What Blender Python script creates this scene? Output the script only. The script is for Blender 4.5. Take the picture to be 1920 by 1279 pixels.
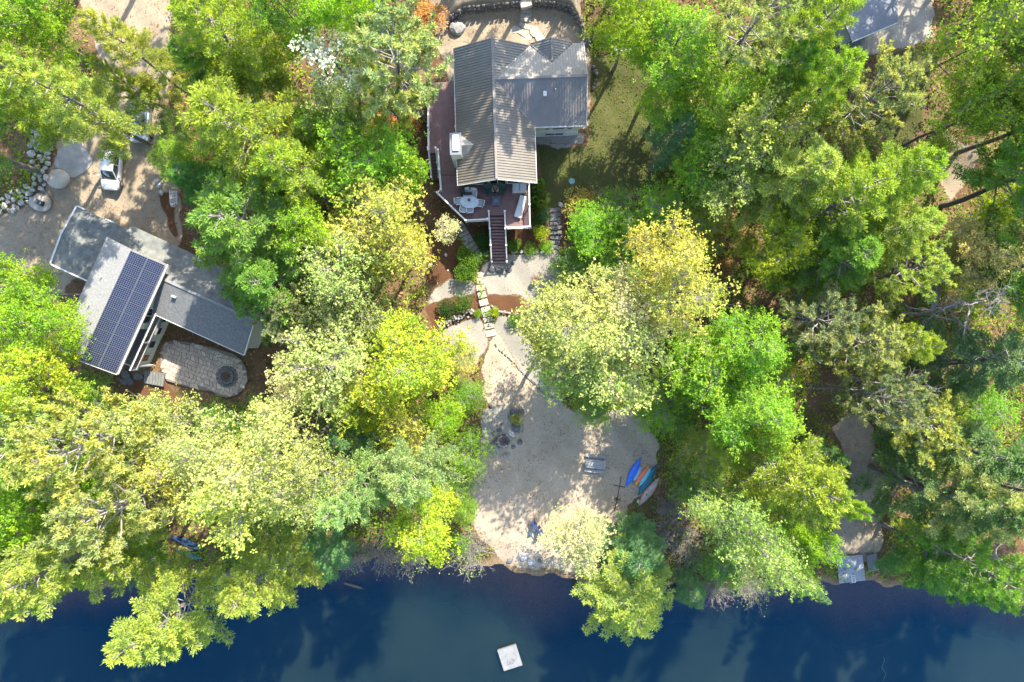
import bpy, math, random
import numpy as np
from mathutils import Vector, Matrix

for _o in list(bpy.data.objects):
    bpy.data.objects.remove(_o)
SC = bpy.context.scene
COL = SC.collection
R = math.radians

# ------------------------------------------------------------------ camera
CAMZ = 65.0
cam_d = bpy.data.cameras.new('camera')
cam_d.sensor_width = 36.0
cam_d.lens = 18.0 / (48.0 / CAMZ)
cam_d.clip_start = 0.5
cam_d.clip_end = 3000.0
cam = bpy.data.objects.new('camera', cam_d)
cam.location = (0, 0, CAMZ)
COL.objects.link(cam)
SC.camera = cam

# ------------------------------------------------------------------ sky and sun
SUN_EL = R(42.5)
SUN_AZ = math.atan2(0.48, 0.88)          # clockwise from +Y
world = bpy.data.worlds.new("World")
SC.world = world
world.use_nodes = True
wn = world.node_tree.nodes
wl = world.node_tree.links
wn.clear()
w_out = wn.new('ShaderNodeOutputWorld')
w_bg = wn.new('ShaderNodeBackground')
w_sky = wn.new('ShaderNodeTexSky')
w_sky.sky_type = 'NISHITA'
w_sky.sun_disc = False
w_sky.sun_elevation = SUN_EL
w_sky.sun_rotation = SUN_AZ
w_sky.air_density = 1.0
w_sky.dust_density = 1.2
w_bg.inputs['Strength'].default_value = 0.15
wl.new(w_sky.outputs[0], w_bg.inputs['Color'])
wl.new(w_bg.outputs[0], w_out.inputs['Surface'])

sun_d = bpy.data.lights.new('sun', 'SUN')
sun_d.energy = 3.7
sun_d.angle = R(0.5)
sun_d.color = (1.0, 0.91, 0.74)
sun = bpy.data.objects.new('sun', sun_d)
SUN_DIR = Vector((math.sin(SUN_AZ) * math.cos(SUN_EL), math.cos(SUN_AZ) * math.cos(SUN_EL), math.sin(SUN_EL)))
sun.rotation_euler = SUN_DIR.to_track_quat('Z', 'Y').to_euler()
sun.location = (20, 40, 60)
COL.objects.link(sun)

SC.view_settings.view_transform = 'Standard'
SC.view_settings.look = 'None'
SC.view_settings.gamma = 1.0
SC.view_settings.use_curve_mapping = False
SC.view_settings.exposure = 2.42
SC.render.engine = 'CYCLES'
SC.cycles.max_bounces = 7
SC.cycles.diffuse_bounces = 3
SC.cycles.transmission_bounces = 4
SC.cycles.transparent_max_bounces = 8

# ------------------------------------------------------------------ terrain heights
CTRL = [  # picture position of the spot, ground height above the lake
    (960, 1000, .5), (920, 900, .8), (1150, 900, .9), (1000, 800, 1.0), (950, 700, 1.25), (920, 630, 1.5), (1250, 950, .8),
    (960, 530, 2.0), (900, 500, 2.1), (850, 560, 2.0), (1040, 480, 2.2), (900, 420, 2.5), (860, 430, 2.7), (1030, 400, 2.9),
    (820, 380, 3.1), (810, 320, 3.4), (800, 250, 3.8), (1050, 300, 3.4), (1150, 330, 3.2), (1150, 200, 3.8), (1100, 250, 3.7), (1150, 100, 4.3),
    (830, 130, 4.6), (900, 60, 4.7), (980, 60, 4.7), (1060, 60, 4.7), (950, 150, 4.4), (950, 300, 3.2),
    (700, 200, 4.0), (600, 300, 3.8), (700, 420, 3.0), (600, 560, 2.3), (700, 700, 1.6), (600, 850, 1.2), (800, 850, 1.0),
    (220, 330, 3.9), (270, 200, 4.3), (200, 60, 5.0), (400, 60, 5.0), (200, 420, 3.7), (100, 500, 3.6), (60, 400, 4.2), (20, 300, 5.6), (20, 220, 5.8),
    (330, 450, 3.6), (380, 690, 2.5), (430, 720, 2.4), (310, 640, 2.6), (180, 740, 2.6), (60, 650, 3.2), (60, 850, 1.9), (300, 880, 1.5), (300, 1000, .9),
    (1300, 200, 4.2), (1400, 400, 3.2), (1250, 500, 2.7), (1200, 650, 1.8), (1350, 750, 1.5), (1450, 600, 2.4), (1500, 900, 1.0), (1600, 900, 1.0),
    (1650, 40, 5.0), (1720, 60, 5.0), (1600, 300, 4.2), (1750, 400, 3.6), (1850, 200, 4.8), (1850, 600, 2.4), (1750, 800, 1.6), (1850, 950, 1.0),
    (1200, 0, 5.5), (700, 0, 5.0), (1450, 20, 5.2), (0, 0, 6.0), (1900, 0, 5.6), (900, -80, 6.2), (1060, -80, 6.2),
]
_cx = np.array([(c[0] - 960) / 20 * (CAMZ - c[2]) / CAMZ for c in CTRL])
_cy = np.array([-(c[1] - 639.5) / 20 * (CAMZ - c[2]) / CAMZ for c in CTRL])
_cz = np.array([c[2] for c in CTRL])
SHORE = [(-400, 1150), (0, 1128), (200, 1098), (400, 1082), (560, 1068), (650, 1055), (720, 1050), (860, 1056), (930, 1062), (985, 1070), (1050, 1082),
         (1120, 1092), (1250, 1100), (1400, 1094), (1560, 1088), (1680, 1094), (1800, 1112), (1920, 1135), (2300, 1150)]
_sx = np.array([(p[0] - 960) / 20 for p in SHORE])
_sy = np.array([-(p[1] - 639.5) / 20 for p in SHORE])
BACK = [(835, 52), (850, 40), (872, 27), (920, 22), (980, 17), (1010, 16), (1040, 18), (1068, 26), (1085, 48), (1096, 78)]  # foot of the back retaining wall


def P(px, py, z):
    k = (CAMZ - z) / CAMZ / 20.0
    return Vector(((px - 960) * k, -(py - 639.5) * k, z))


_bw = np.array([P(a, b, 4.7)[:2] for a, b in BACK])


def terr(x, y):
    x = np.asarray(x, float)
    y = np.asarray(y, float)
    sh = x.shape
    x = x.ravel()
    y = y.ravel()
    num = np.zeros_like(x)
    den = np.zeros_like(x)
    for a, b, c in zip(_cx, _cy, _cz):
        w = 1.0 / ((x - a) ** 2 + (y - b) ** 2 + 3.0) ** 2
        num += w * c
        den += w
    z = num / den
    # bank behind the back retaining wall
    by = np.interp(x, _bw[:, 0], _bw[:, 1])
    inside = np.clip((x - _bw[0, 0]) / 1.0, 0, 1) * np.clip((_bw[-1, 0] - x) / 1.0, 0, 1)
    z = z + 1.2 * np.clip((y - by - .12) / .22, 0, 1) * inside
    z = z + .06 * np.sin(x * .9 + 1.3 * np.sin(y * .5)) * np.cos(y * .8) + .04 * np.sin(x * 2.3 + y * 1.7)
    sd = y - np.interp(x, _sx, _sy) + .25 * np.sin(x * 1.1) + .15 * np.sin(x * 2.7 + 1)
    land = np.minimum(z, .02 + .16 * sd + .02 * sd ** 2 * (sd > 0))
    sh_ = 1 - .65 * np.exp(-((x - 2.5) / 6) ** 2) - .6 * np.exp(-((x - 32) / 4.5) ** 2)
    bed = -np.minimum((.16 * -sd + .02 * sd ** 2) * sh_, 5.0)
    z = np.where(sd > 0, land, bed)
    return z.reshape(sh)


def tz(x, y):
    return float(terr(np.array([x]), np.array([y]))[0])


def G(px, py, dz=0.0):
    z = 2.0
    for _ in range(5):
        p = P(px, py, z)
        z = tz(p.x, p.y) + dz
    p = P(px, py, z)
    p.z = z
    return p


# ------------------------------------------------------------------ node helpers
def new_mat(name):
    m = bpy.data.materials.new(name)
    m.use_nodes = True
    nt = m.node_tree
    nt.nodes.clear()
    return m, nt, nt.nodes, nt.links


def ramp(nodes, stops):
    r = nodes.new('ShaderNodeValToRGB')
    e = r.color_ramp.elements
    while len(e) < len(stops):
        e.new(.5)
    for el, (p, c) in zip(e, stops):
        el.position = p
        el.color = (c[0], c[1], c[2], 1)
    return r


def mat(name, stops, scale=3.0, rough=.8, bump=0.0, detail=6.0, coord='obj', stretch=None, metal=0.0, spec=.5, bscale=None):
    """principled material, colour from a noise-driven ramp"""
    if isinstance(stops[0], (int, float)):
        stops = tuple(v * .56 for v in stops)
    else:
        stops = [(p, tuple(v * .56 for v in c)) for p, c in stops]
    m, nt, N, Lk = new_mat(name)
    out = N.new('ShaderNodeOutputMaterial')
    b = N.new('ShaderNodeBsdfPrincipled')
    b.inputs['Roughness'].default_value = rough
    b.inputs['Metallic'].default_value = metal
    b.inputs['Specular IOR Level'].default_value = spec
    Lk.new(b.outputs[0], out.inputs[0])
    if coord == 'obj':
        tc = N.new('ShaderNodeTexCoord')
        src = tc.outputs['Object']
    else:
        tc = N.new('ShaderNodeNewGeometry')
        src = tc.outputs['Position']
    if stretch:
        mp = N.new('ShaderNodeMapping')
        mp.inputs['Scale'].default_value = stretch
        Lk.new(src, mp.inputs[0])
        src = mp.outputs[0]
    nz = N.new('ShaderNodeTexNoise')
    nz.inputs['Scale'].default_value = scale
    nz.inputs['Detail'].default_value = detail
    nz.inputs['Roughness'].default_value = .65
    Lk.new(src, nz.inputs['Vector'])
    if isinstance(stops[0], (int, float)):
        c = stops
        stops = [(.3, tuple(v * .82 for v in c)), (.7, tuple(min(1, v * 1.15) for v in c))]
    r = ramp(N, stops)
    Lk.new(nz.outputs['Fac'], r.inputs[0])
    Lk.new(r.outputs[0], b.inputs['Base Color'])
    if bump:
        n2 = N.new('ShaderNodeTexNoise')
        n2.inputs['Scale'].default_value = bscale or scale * 4
        n2.inputs['Detail'].default_value = 5
        Lk.new(src, n2.inputs['Vector'])
        bm = N.new('ShaderNodeBump')
        bm.inputs['Strength'].default_value = bump
        bm.inputs['Distance'].default_value = .03
        Lk.new(n2.outputs['Fac'], bm.inputs['Height'])
        Lk.new(bm.outputs[0], b.inputs['Normal'])
    return m


def leaf_mat(name, trans=.38, yellow=(1.3, 1.12, .75), dark=(.62, .78, .8), noise=.9):
    """leaves: colour from the object colour, varied leaf by leaf and spray by spray; thin, so some light passes through"""
    m, nt, N, Lk = new_mat(name)
    out = N.new('ShaderNodeOutputMaterial')
    oi = N.new('ShaderNodeObjectInfo')
    at = N.new('ShaderNodeAttribute')
    at.attribute_name = 'var'
    a = N.new('ShaderNodeMix'); a.data_type = 'RGBA'; a.blend_type = 'MIX'
    a.inputs[6].default_value = (*dark, 1)
    a.inputs[7].default_value = (*yellow, 1)
    Lk.new(at.outputs['Fac'], a.inputs[0])
    mul = N.new('ShaderNodeMix'); mul.data_type = 'RGBA'; mul.blend_type = 'MULTIPLY'
    mul.inputs[0].default_value = 1
    Lk.new(oi.outputs['Color'], mul.inputs[6])
    Lk.new(a.outputs[2], mul.inputs[7])
    d = N.new('ShaderNodeBsdfDiffuse')
    t = N.new('ShaderNodeBsdfTranslucent')
    Lk.new(mul.outputs[2], d.inputs[0])
    tm = N.new('ShaderNodeMix'); tm.data_type = 'RGBA'; tm.blend_type = 'MULTIPLY'
    tm.inputs[0].default_value = 1
    tm.inputs[7].default_value = (1.25, 1.35, .5, 1)
    Lk.new(mul.outputs[2], tm.inputs[6])
    Lk.new(tm.outputs[2], t.inputs[0])
    mx = N.new('ShaderNodeMixShader')
    mx.inputs[0].default_value = trans
    Lk.new(d.outputs[0], mx.inputs[1])
    Lk.new(t.outputs[0], mx.inputs[2])
    Lk.new(mx.outputs[0], out.inputs[0])
    return m


# ------------------------------------------------------------------ mesh helpers
def np_mesh(name, V, F, attrs=None, smooth=False):
    me = bpy.data.meshes.new(name)
    V = np.ascontiguousarray(V, dtype=np.float32)
    F = np.ascontiguousarray(F, dtype=np.int32)
    n, k = F.shape
    me.vertices.add(len(V))
    me.vertices.foreach_set('co', V.ravel())
    me.loops.add(n * k)
    me.loops.foreach_set('vertex_index', F.ravel())
    me.polygons.add(n)
    me.polygons.foreach_set('loop_start', np.arange(n, dtype=np.int32) * k)
    me.polygons.foreach_set('loop_total', np.full(n, k, dtype=np.int32))
    if smooth:
        me.polygons.foreach_set('use_smooth', np.ones(n, dtype=bool))
    for an, (typ, arr) in (attrs or {}).items():
        at = me.attributes.new(an, typ, 'POINT')
        at.data.foreach_set('color' if typ == 'FLOAT_COLOR' else 'value', np.ascontiguousarray(arr, dtype=np.float32).ravel())
    me.update(calc_edges=True)
    return me


MWD = {}


def mw(o):
    return MWD.get(o.name, Matrix.Identity(4)) if o else Matrix.Identity(4)


class MB:
    """collects shapes in world (or local) coordinates and links them as one mesh object"""

    def __init__(s):
        s.v = []
        s.f = []

    def add(s, vs, fs):
        n = len(s.v)
        s.v += [tuple(p) for p in vs]
        s.f += [tuple(i + n for i in f) for f in fs]
        return s

    def box(s, c, size, rz=0.0, M=None):
        x, y, z = (d / 2 for d in size)
        vs = [Vector((a * x, b * y, d * z)) for d in (-1, 1) for b in (-1, 1) for a in (-1, 1)]
        rot = M if M is not None else Matrix.Rotation(rz, 3, 'Z')
        vs = [rot @ p + Vector(c) for p in vs]
        return s.add(vs, [(0, 2, 3, 1), (4, 5, 7, 6), (0, 1, 5, 4), (2, 6, 7, 3), (0, 4, 6, 2), (1, 3, 7, 5)])

    def bar(s, a, b, w, h=None, up=(0, 0, 1)):
        a, b = Vector(a), Vector(b)
        h = h or w
        d = (b - a)
        L = d.length
        if L < 1e-6:
            return s
        d /= L
        u = Vector(up)
        if abs(d.dot(u)) > .98:
            u = Vector((0, 1, 0))
        sd = d.cross(u).normalized()
        u = sd.cross(d)
        M = Matrix((d, sd, u)).transposed()
        return s.box((a + b) / 2, (L, w, h), M=M)

    def prism(s, poly, z0, z1):
        n = len(poly)
        area = sum(poly[i][0] * poly[(i + 1) % n][1] - poly[(i + 1) % n][0] * poly[i][1] for i in range(n))
        if area < 0:
            poly = poly[::-1]
        vs = [(p[0], p[1], z0) for p in poly] + [(p[0], p[1], z1) for p in poly]
        fs = [tuple(range(n))[::-1], tuple(range(n, 2 * n))] + [(i, (i + 1) % n, n + (i + 1) % n, n + i) for i in range(n)]
        return s.add(vs, fs)

    def slab(s, poly3, th):
        """a thick sheet under a planar 3D polygon"""
        n = len(poly3)
        vs = [Vector(p) for p in poly3]
        nrm = (vs[1] - vs[0]).cross(vs[2] - vs[0])
        if nrm.z < 0:
            vs = vs[::-1]
        vs = vs + [p - Vector((0, 0, th)) for p in vs]
        fs = [tuple(range(n)), tuple(range(n, 2 * n))[::-1]] + [((i + 1) % n, i, n + i, n + (i + 1) % n) for i in range(n)]
        return s.add(vs, fs)

    def tube(s, pts, rad, sides=6, cap=True):
        pts = [Vector(p) for p in pts]
        if isinstance(rad, (int, float)):
            rad = [rad] * len(pts)
        rings = []
        vs = []
        for i, p in enumerate(pts):
            d = (pts[min(i + 1, len(pts) - 1)] - pts[max(i - 1, 0)])
            d = d.normalized() if d.length > 1e-9 else Vector((0, 0, 1))
            a = d.cross(Vector((.31, .17, .93)))
            if a.length < 1e-3:
                a = d.cross(Vector((1, 0, 0)))
            a.normalize()
            b = d.cross(a)
            rings.append(len(vs))
            for k in range(sides):
                t = 2 * math.pi * k / sides
                vs.append(p + (a * math.cos(t) + b * math.sin(t)) * rad[i])
        fs = []
        for i in range(len(pts) - 1):
            for k in range(sides):
                fs.append((rings[i] + k, rings[i] + (k + 1) % sides, rings[i + 1] + (k + 1) % sides, rings[i + 1] + k))
        if cap:
            fs.append(tuple(range(sides))[::-1])
            fs.append(tuple(rings[-1] + k for k in range(sides)))
        return s.add(vs, fs)

    def loft(s, rings, closed=True, cap=True):
        n = len(rings[0])
        vs = [p for r_ in rings for p in r_]
        fs = []
        for i in range(len(rings) - 1):
            for k in range(n if closed else n - 1):
                k2 = (k + 1) % n
                fs.append((i * n + k, i * n + k2, (i + 1) * n + k2, (i + 1) * n + k))
        if cap:
            fs.append(tuple(range(n))[::-1])
            fs.append(tuple((len(rings) - 1) * n + k for k in range(n)))
        return s.add(vs, fs)

    def disc(s, c, r, z0, z1, sides=16, rx=1.0):
        return s.prism([(c[0] + r * rx * math.cos(2 * math.pi * i / sides), c[1] + r * math.sin(2 * math.pi * i / sides)) for i in range(sides)], z0, z1)

    def build(s, name, m, parent=None, local=False, smooth=False, kind=None, bevel=0):
        me = bpy.data.meshes.new(name)
        vs = s.v
        if parent is not None and not local:
            inv = mw(parent).inverted()
            vs = [tuple(inv @ Vector(p)) for p in vs]
        me.from_pydata(vs, [], s.f)
        if smooth:
            me.polygons.foreach_set('use_smooth', np.ones(len(me.polygons), dtype=bool))
        me.update()
        if m:
            me.materials.append(m)
        o = bpy.data.objects.new(name, me)
        COL.objects.link(o)
        if parent is not None:
            o.parent = parent
            MWD[o.name] = mw(parent)
        if kind:
            o['kind'] = kind
        if bevel:
            bv = o.modifiers.new('bevel', 'BEVEL')
            bv.width = bevel
            bv.segments = 2
            bv.limit_method = 'ANGLE'
        return o


def tag(o, label=None, cat=None, group=None, kind=None):
    if label:
        o['label'] = label
    if cat:
        o['category'] = cat
    if group:
        o['group'] = group
    if kind:
        o['kind'] = kind
    return o


def thing(name, label, cat, loc=(0, 0, 0), rz=0.0, group=None, scale=(1, 1, 1)):
    o = bpy.data.objects.new(name, None)
    o.empty_display_size = .2
    COL.objects.link(o)
    o.location = loc
    o.rotation_euler = (0, 0, rz)
    o.scale = scale
    MWD[o.name] = Matrix.Translation(Vector(loc)) @ Matrix.Rotation(rz, 4, 'Z') @ Matrix.Diagonal((*scale, 1))
    return tag(o, label, cat, group)


def copy_tree(o, parent=None):
    c = o.copy()
    COL.objects.link(c)
    if parent is not None:
        c.parent = parent
    for ch in [x for x in o.children]:
        copy_tree(ch, c)
    return c


def in_poly(x, y, poly):
    """signed distance to a polygon, positive inside (vectorised)"""
    x = np.asarray(x, float); y = np.asarray(y, float)
    ins = np.zeros(x.shape, bool)
    dmin = np.full(x.shape, 1e9)
    n = len(poly)
    for i in range(n):
        ax, ay = poly[i][0], poly[i][1]
        bx, by = poly[(i + 1) % n][0], poly[(i + 1) % n][1]
        cond = ((ay > y) != (by > y))
        with np.errstate(divide='ignore', invalid='ignore'):
            xi = (bx - ax) * (y - ay) / (by - ay if by != ay else 1e-9) + ax
        ins ^= cond & (x < xi)
        dx, dy = bx - ax, by - ay
        t = np.clip(((x - ax) * dx + (y - ay) * dy) / max(dx * dx + dy * dy, 1e-9), 0, 1)
        dmin = np.minimum(dmin, np.hypot(x - ax - t * dx, y - ay - t * dy))
    return np.where(ins, dmin, -dmin)


# ------------------------------------------------------------------ the ground: one sheet, split into its zones
ZPX = {
    'beach': [[(925, 598), (955, 606), (985, 655), (1020, 715), (1075, 765), (1120, 770), (1190, 760), (1225, 815), (1238, 862), (1222, 905), (1192, 940),
               (1165, 975), (1140, 1000), (1120, 1040), (1085, 1072), (1010, 1066), (950, 1058), (900, 1010), (872, 965), (882, 900), (905, 850), (915, 790), (905, 740), (908, 680), (918, 640)]],
    'gravel': [[(902, 500), (935, 476), (1000, 474), (1040, 464), (1060, 490), (1050, 540), (1010, 575), (975, 556), (918, 556), (905, 530)],
               [(806, 545), (845, 520), (885, 528), (897, 548), (885, 562), (830, 600), (800, 590)],
               [(815, 622), (888, 592), (908, 600), (915, 650), (890, 690), (840, 668)],
               [(938, 588), (965, 600), (990, 640), (1050, 735), (1060, 765), (1020, 745), (962, 672), (925, 612)],
               [(998, 254), (1096, 250), (1100, 270), (1045, 276), (1002, 268)],
               [(1680, -60), (1745, -60), (1752, 70), (1700, 88), (1640, 98), (1590, 110), (1560, 60)],
               [(905, 765), (940, 758), (972, 770), (980, 810), (935, 830), (900, 850)]],
    'lawn': [[(1004, 268), (1045, 276), (1100, 272), (1110, 190), (1110, 100), (1205, 92), (1222, 200), (1225, 360), (1130, 352), (1062, 392), (1025, 390), (1016, 330)],
             [(1655, 100), (1740, 85), (1740, 180), (1700, 300), (1650, 310), (1660, 230), (1690, 170)]],
    'driveway': [[(125, -60), (330, -60), (322, 120), (300, 240), (338, 300), (340, 440), (325, 500), (140, 520), (105, 560), (0, 575), (-60, 570), (-60, 405), (40, 392), (96, 330), (104, 265), (160, 236), (192, 120)],
                 [(798, -60), (1092, -60), (1096, 70), (1110, 110), (1110, 240), (840, 240), (838, 130), (816, 80)],
                 [(1598, 770), (1640, 800), (1652, 960), (1655, 1020), (1640, 1052), (1548, 1056), (1548, 1010), (1600, 940), (1588, 860), (1560, 800)],
                 [(1770, 250), (1830, 280), (1830, 320), (1780, 380), (1765, 340)]],
    'mulch': [[(800, 442), (850, 440), (880, 480), (890, 520), (845, 520), (806, 545), (800, 500)], [(914, 556), (976, 553), (985, 575), (975, 600), (930, 585)],
              [(868, 425), (960, 420), (1012, 425), (1045, 462), (1000, 474), (935, 476), (900, 470)], [(1045, 390), (1062, 392), (1075, 420), (1062, 465), (1046, 462)],
              [(145, 690), (225, 700), (300, 705), (330, 740), (280, 780), (200, 780), (150, 740)], [(800, 575), (895, 545), (905, 575), (895, 592), (815, 622)],
              [(300, 360), (330, 360), (330, 440), (312, 420)]],
}
ZONES = ['ground', 'beach', 'gravel', 'lawn', 'driveway', 'mulch']
ZNAME = {'ground': 'forest_floor', 'beach': 'beach_sand', 'gravel': 'gravel_path', 'lawn': 'lawn', 'driveway': 'dirt_driveway', 'mulch': 'mulch_bed'}
ZPOLY = {k: [[tuple(G(a, b)[:2]) for a, b in poly] for poly in polys] for k, polys in ZPX.items()}


def wob(x, y, s=1.0):
    return (np.sin(x * 1.7 * s + 2.1 * np.sin(y * .9 * s)) + np.sin(y * 2.3 * s + 1.7 * np.sin(x * 1.3 * s)) + .7 * np.sin(x * 5.1 * s + y * 3.7 * s)) / 2.7


ST = .22
gx = np.concatenate([[-900, -300, -120, -75], np.arange(-56, 56.01, ST), [75, 120, 300, 900]])
gy = np.concatenate([[-900, -300, -120, -60], np.arange(-37, 40.01, ST), [60, 120, 300, 900]])
GX, GY = np.meshgrid(gx, gy)
GZ = terr(GX, GY)
W = {}
rest = np.ones_like(GX)
for zn in ['mulch', 'gravel', 'beach', 'lawn', 'driveway']:
    d = np.full(GX.shape, -9.0)
    for poly in ZPOLY[zn]:
        x0, x1 = min(p[0] for p in poly) - 3, max(p[0] for p in poly) + 3
        y0, y1 = min(p[1] for p in poly) - 3, max(p[1] for p in poly) + 3
        m = (GX > x0) & (GX < x1) & (GY > y0) & (GY < y1)
        d[m] = np.maximum(d[m], in_poly(GX[m], GY[m], poly))
    d = d + (.42 if zn == 'beach' else .25) * wob(GX, GY)
    w = np.clip(d / .7 + .5, 0, 1)
    w = w * w * (3 - 2 * w)
    W[zn] = w * rest
    rest = rest * (1 - w)
W['ground'] = rest
WA = np.stack([W[k] for k in ZONES], -1)
zone_v = WA.argmax(-1)
ny, nx = GX.shape
vid = np.arange(ny * nx).reshape(ny, nx)
quad = np.stack([vid[:-1, :-1], vid[:-1, 1:], vid[1:, 1:], vid[1:, :-1]], -1).reshape(-1, 4)
zf = WA.reshape(-1, 6)[quad].sum(1).argmax(-1)
ALLV = np.stack([GX, GY, GZ], -1).reshape(-1, 3)
C1 = np.concatenate([WA[..., 1:4].reshape(-1, 3), np.ones((ny * nx, 1))], 1)
C2 = np.concatenate([WA[..., 4:6].reshape(-1, 2), np.zeros((ny * nx, 1)), np.ones((ny * nx, 1))], 1)


def ground_material():
    m, nt, N, Lk = new_mat('ground')
    out = N.new('ShaderNodeOutputMaterial')
    b = N.new('ShaderNodeBsdfPrincipled')
    b.inputs['Roughness'].default_value = .95
    b.inputs['Specular IOR Level'].default_value = .15
    Lk.new(b.outputs[0], out.inputs[0])
    geo = N.new('ShaderNodeNewGeometry')

    def nz(scale, detail=6, rough=.65):
        n = N.new('ShaderNodeTexNoise')
        n.inputs['Scale'].default_value = scale
        n.inputs['Detail'].default_value = detail
        n.inputs['Roughness'].default_value = rough
        Lk.new(geo.outputs['Position'], n.inputs['Vector'])
        return n.outputs['Fac']

    def mixc(fac, a, b_, blend='MIX'):
        x = N.new('ShaderNodeMix'); x.data_type = 'RGBA'; x.blend_type = blend
        if isinstance(fac, float):
            x.inputs[0].default_value = fac
        else:
            Lk.new(fac, x.inputs[0])
        for s_, v in ((6, a), (7, b_)):
            if isinstance(v, tuple):
                x.inputs[s_].default_value = (*v, 1)
            else:
                Lk.new(v, x.inputs[s_])
        return x.outputs[2]

    def rmp(fac, stops):
        r_ = ramp(N, stops)
        Lk.new(fac, r_.inputs[0])
        return r_.outputs[0]

    big, mid, fine, grit = nz(.35, 4), nz(1.6, 8, .7), nz(7, 8, .75), nz(22, 4, .8)
    forest = mixc(rmp(big, [(.42, (0, 0, 0)), (.6, (1, 1, 1))]),
                  rmp(fine, [(.3, (.075, .045, .028)), (.5, (.17, .10, .06)), (.7, (.30, .19, .12))]),
                  rmp(fine, [(.3, (.11, .075, .045)), (.55, (.26, .175, .11)), (.75, (.40, .29, .19))]))
    forest = mixc(rmp(mid, [(.54, (0, 0, 0)), (.66, (1, 1, 1))]), forest, rmp(fine, [(.3, (.035, .06, .015)), (.7, (.09, .13, .035))]))
    sand = rmp(fine, [(.28, (.40, .345, .29)), (.5, (.53, .46, .385)), (.75, (.61, .545, .465))])
    sand = mixc(rmp(mid, [(.56, (0, 0, 0)), (.74, (.75, .75, .75))]), sand, rmp(grit, [(.35, (.20, .16, .12)), (.65, (.44, .38, .31))]))
    sand = mixc(rmp(grit, [(.62, (0, 0, 0)), (.70, (.8, .8, .8))]), sand, (.17, .145, .12))
    sand = mixc(rmp(nz(.55, 5, .6), [(.40, (0, 0, 0)), (.66, (.75, .75, .75))]), sand, rmp(fine, [(.3, (.33, .27, .21)), (.7, (.52, .44, .35))]))
    gravel = rmp(grit, [(.25, (.15, .15, .145)), (.5, (.38, .375, .36)), (.75, (.60, .59, .56))])
    gravel = mixc(rmp(mid, [(.5, (0, 0, 0)), (.75, (.5, .5, .5))]), gravel, (.33, .28, .22))
    lawn = rmp(fine, [(.25, (.045, .065, .018)), (.5, (.085, .11, .03)), (.75, (.16, .165, .06))])
    lawn = mixc(rmp(mid, [(.42, (0, 0, 0)), (.66, (.85, .85, .85))]), lawn, rmp(grit, [(.3, (.085, .085, .04)), (.7, (.165, .15, .075))]))
    drive = rmp(fine, [(.25, (.27, .225, .17)), (.5, (.39, .335, .265)), (.78, (.50, .44, .36))])
    drive = mixc(rmp(mid, [(.48, (0, 0, 0)), (.7, (.8, .8, .8))]), drive, rmp(grit, [(.3, (.19, .15, .11)), (.7, (.36, .29, .22))]))
    mulch = rmp(grit, [(.3, (.05, .025, .015)), (.5, (.15, .075, .042)), (.72, (.27, .14, .08))])
    a1 = N.new('ShaderNodeAttribute'); a1.attribute_name = 'zone_a'
    a2 = N.new('ShaderNodeAttribute'); a2.attribute_name = 'zone_b'
    s1 = N.new('ShaderNodeSeparateColor'); Lk.new(a1.outputs['Color'], s1.inputs[0])
    s2 = N.new('ShaderNodeSeparateColor'); Lk.new(a2.outputs['Color'], s2.inputs[0])

    def edge(w):
        # crumble the border between two kinds of ground with the grain of the noise
        ad = N.new('ShaderNodeMath'); ad.operation = 'ADD'; Lk.new(w, ad.inputs[0])
        sb = N.new('ShaderNodeMath'); sb.operation = 'MULTIPLY_ADD'
        Lk.new(fine, sb.inputs[0]); sb.inputs[1].default_value = 1.1; sb.inputs[2].default_value = -.55
        Lk.new(sb.outputs[0], ad.inputs[1])
        return rmp(ad.outputs[0], [(.4, (0, 0, 0)), (.62, (1, 1, 1))])
    c = mixc(edge(s2.outputs[0]), forest, drive)
    c = mixc(edge(s1.outputs[2]), c, lawn)
    c = mixc(edge(s1.outputs[0]), c, sand)
    c = mixc(edge(s1.outputs[1]), c, gravel)
    c = mixc(edge(s2.outputs[1]), c, mulch)
    # wet, silty lake bed below the waterline
    sep = N.new('ShaderNodeSeparateXYZ'); Lk.new(geo.outputs['Position'], sep.inputs[0])
    wet = N.new('ShaderNodeMapRange')
    Lk.new(sep.outputs['Z'], wet.inputs[0])
    wet.inputs[1].default_value = .18; wet.inputs[2].default_value = -.05
    c = mixc(wet.outputs[0], c, rmp(fine, [(.3, (.17, .125, .08)), (.7, (.46, .35, .23))]))
    c = mixc(1.0, c, (.525, .50, .46), 'MULTIPLY')
    Lk.new(c, b.inputs['Base Color'])
    bm = N.new('ShaderNodeBump'); bm.inputs['Strength'].default_value = .55; bm.inputs['Distance'].default_value = .05
    Lk.new(fine, bm.inputs['Height'])
    Lk.new(bm.outputs[0], b.inputs['Normal'])
    return m


M_GROUND = ground_material()
for zi, zn in enumerate(ZONES):
    q = quad[zf == zi]
    used, inv = np.unique(q, return_inverse=True)
    me = np_mesh(ZNAME[zn], ALLV[used], inv.reshape(-1, 4), {'zone_a': ('FLOAT_COLOR', C1[used]), 'zone_b': ('FLOAT_COLOR', C2[used])}, smooth=True)
    me.materials.append(M_GROUND)
    o = bpy.data.objects.new(ZNAME[zn], me)
    COL.objects.link(o)
    o['kind'] = 'structure'

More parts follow.
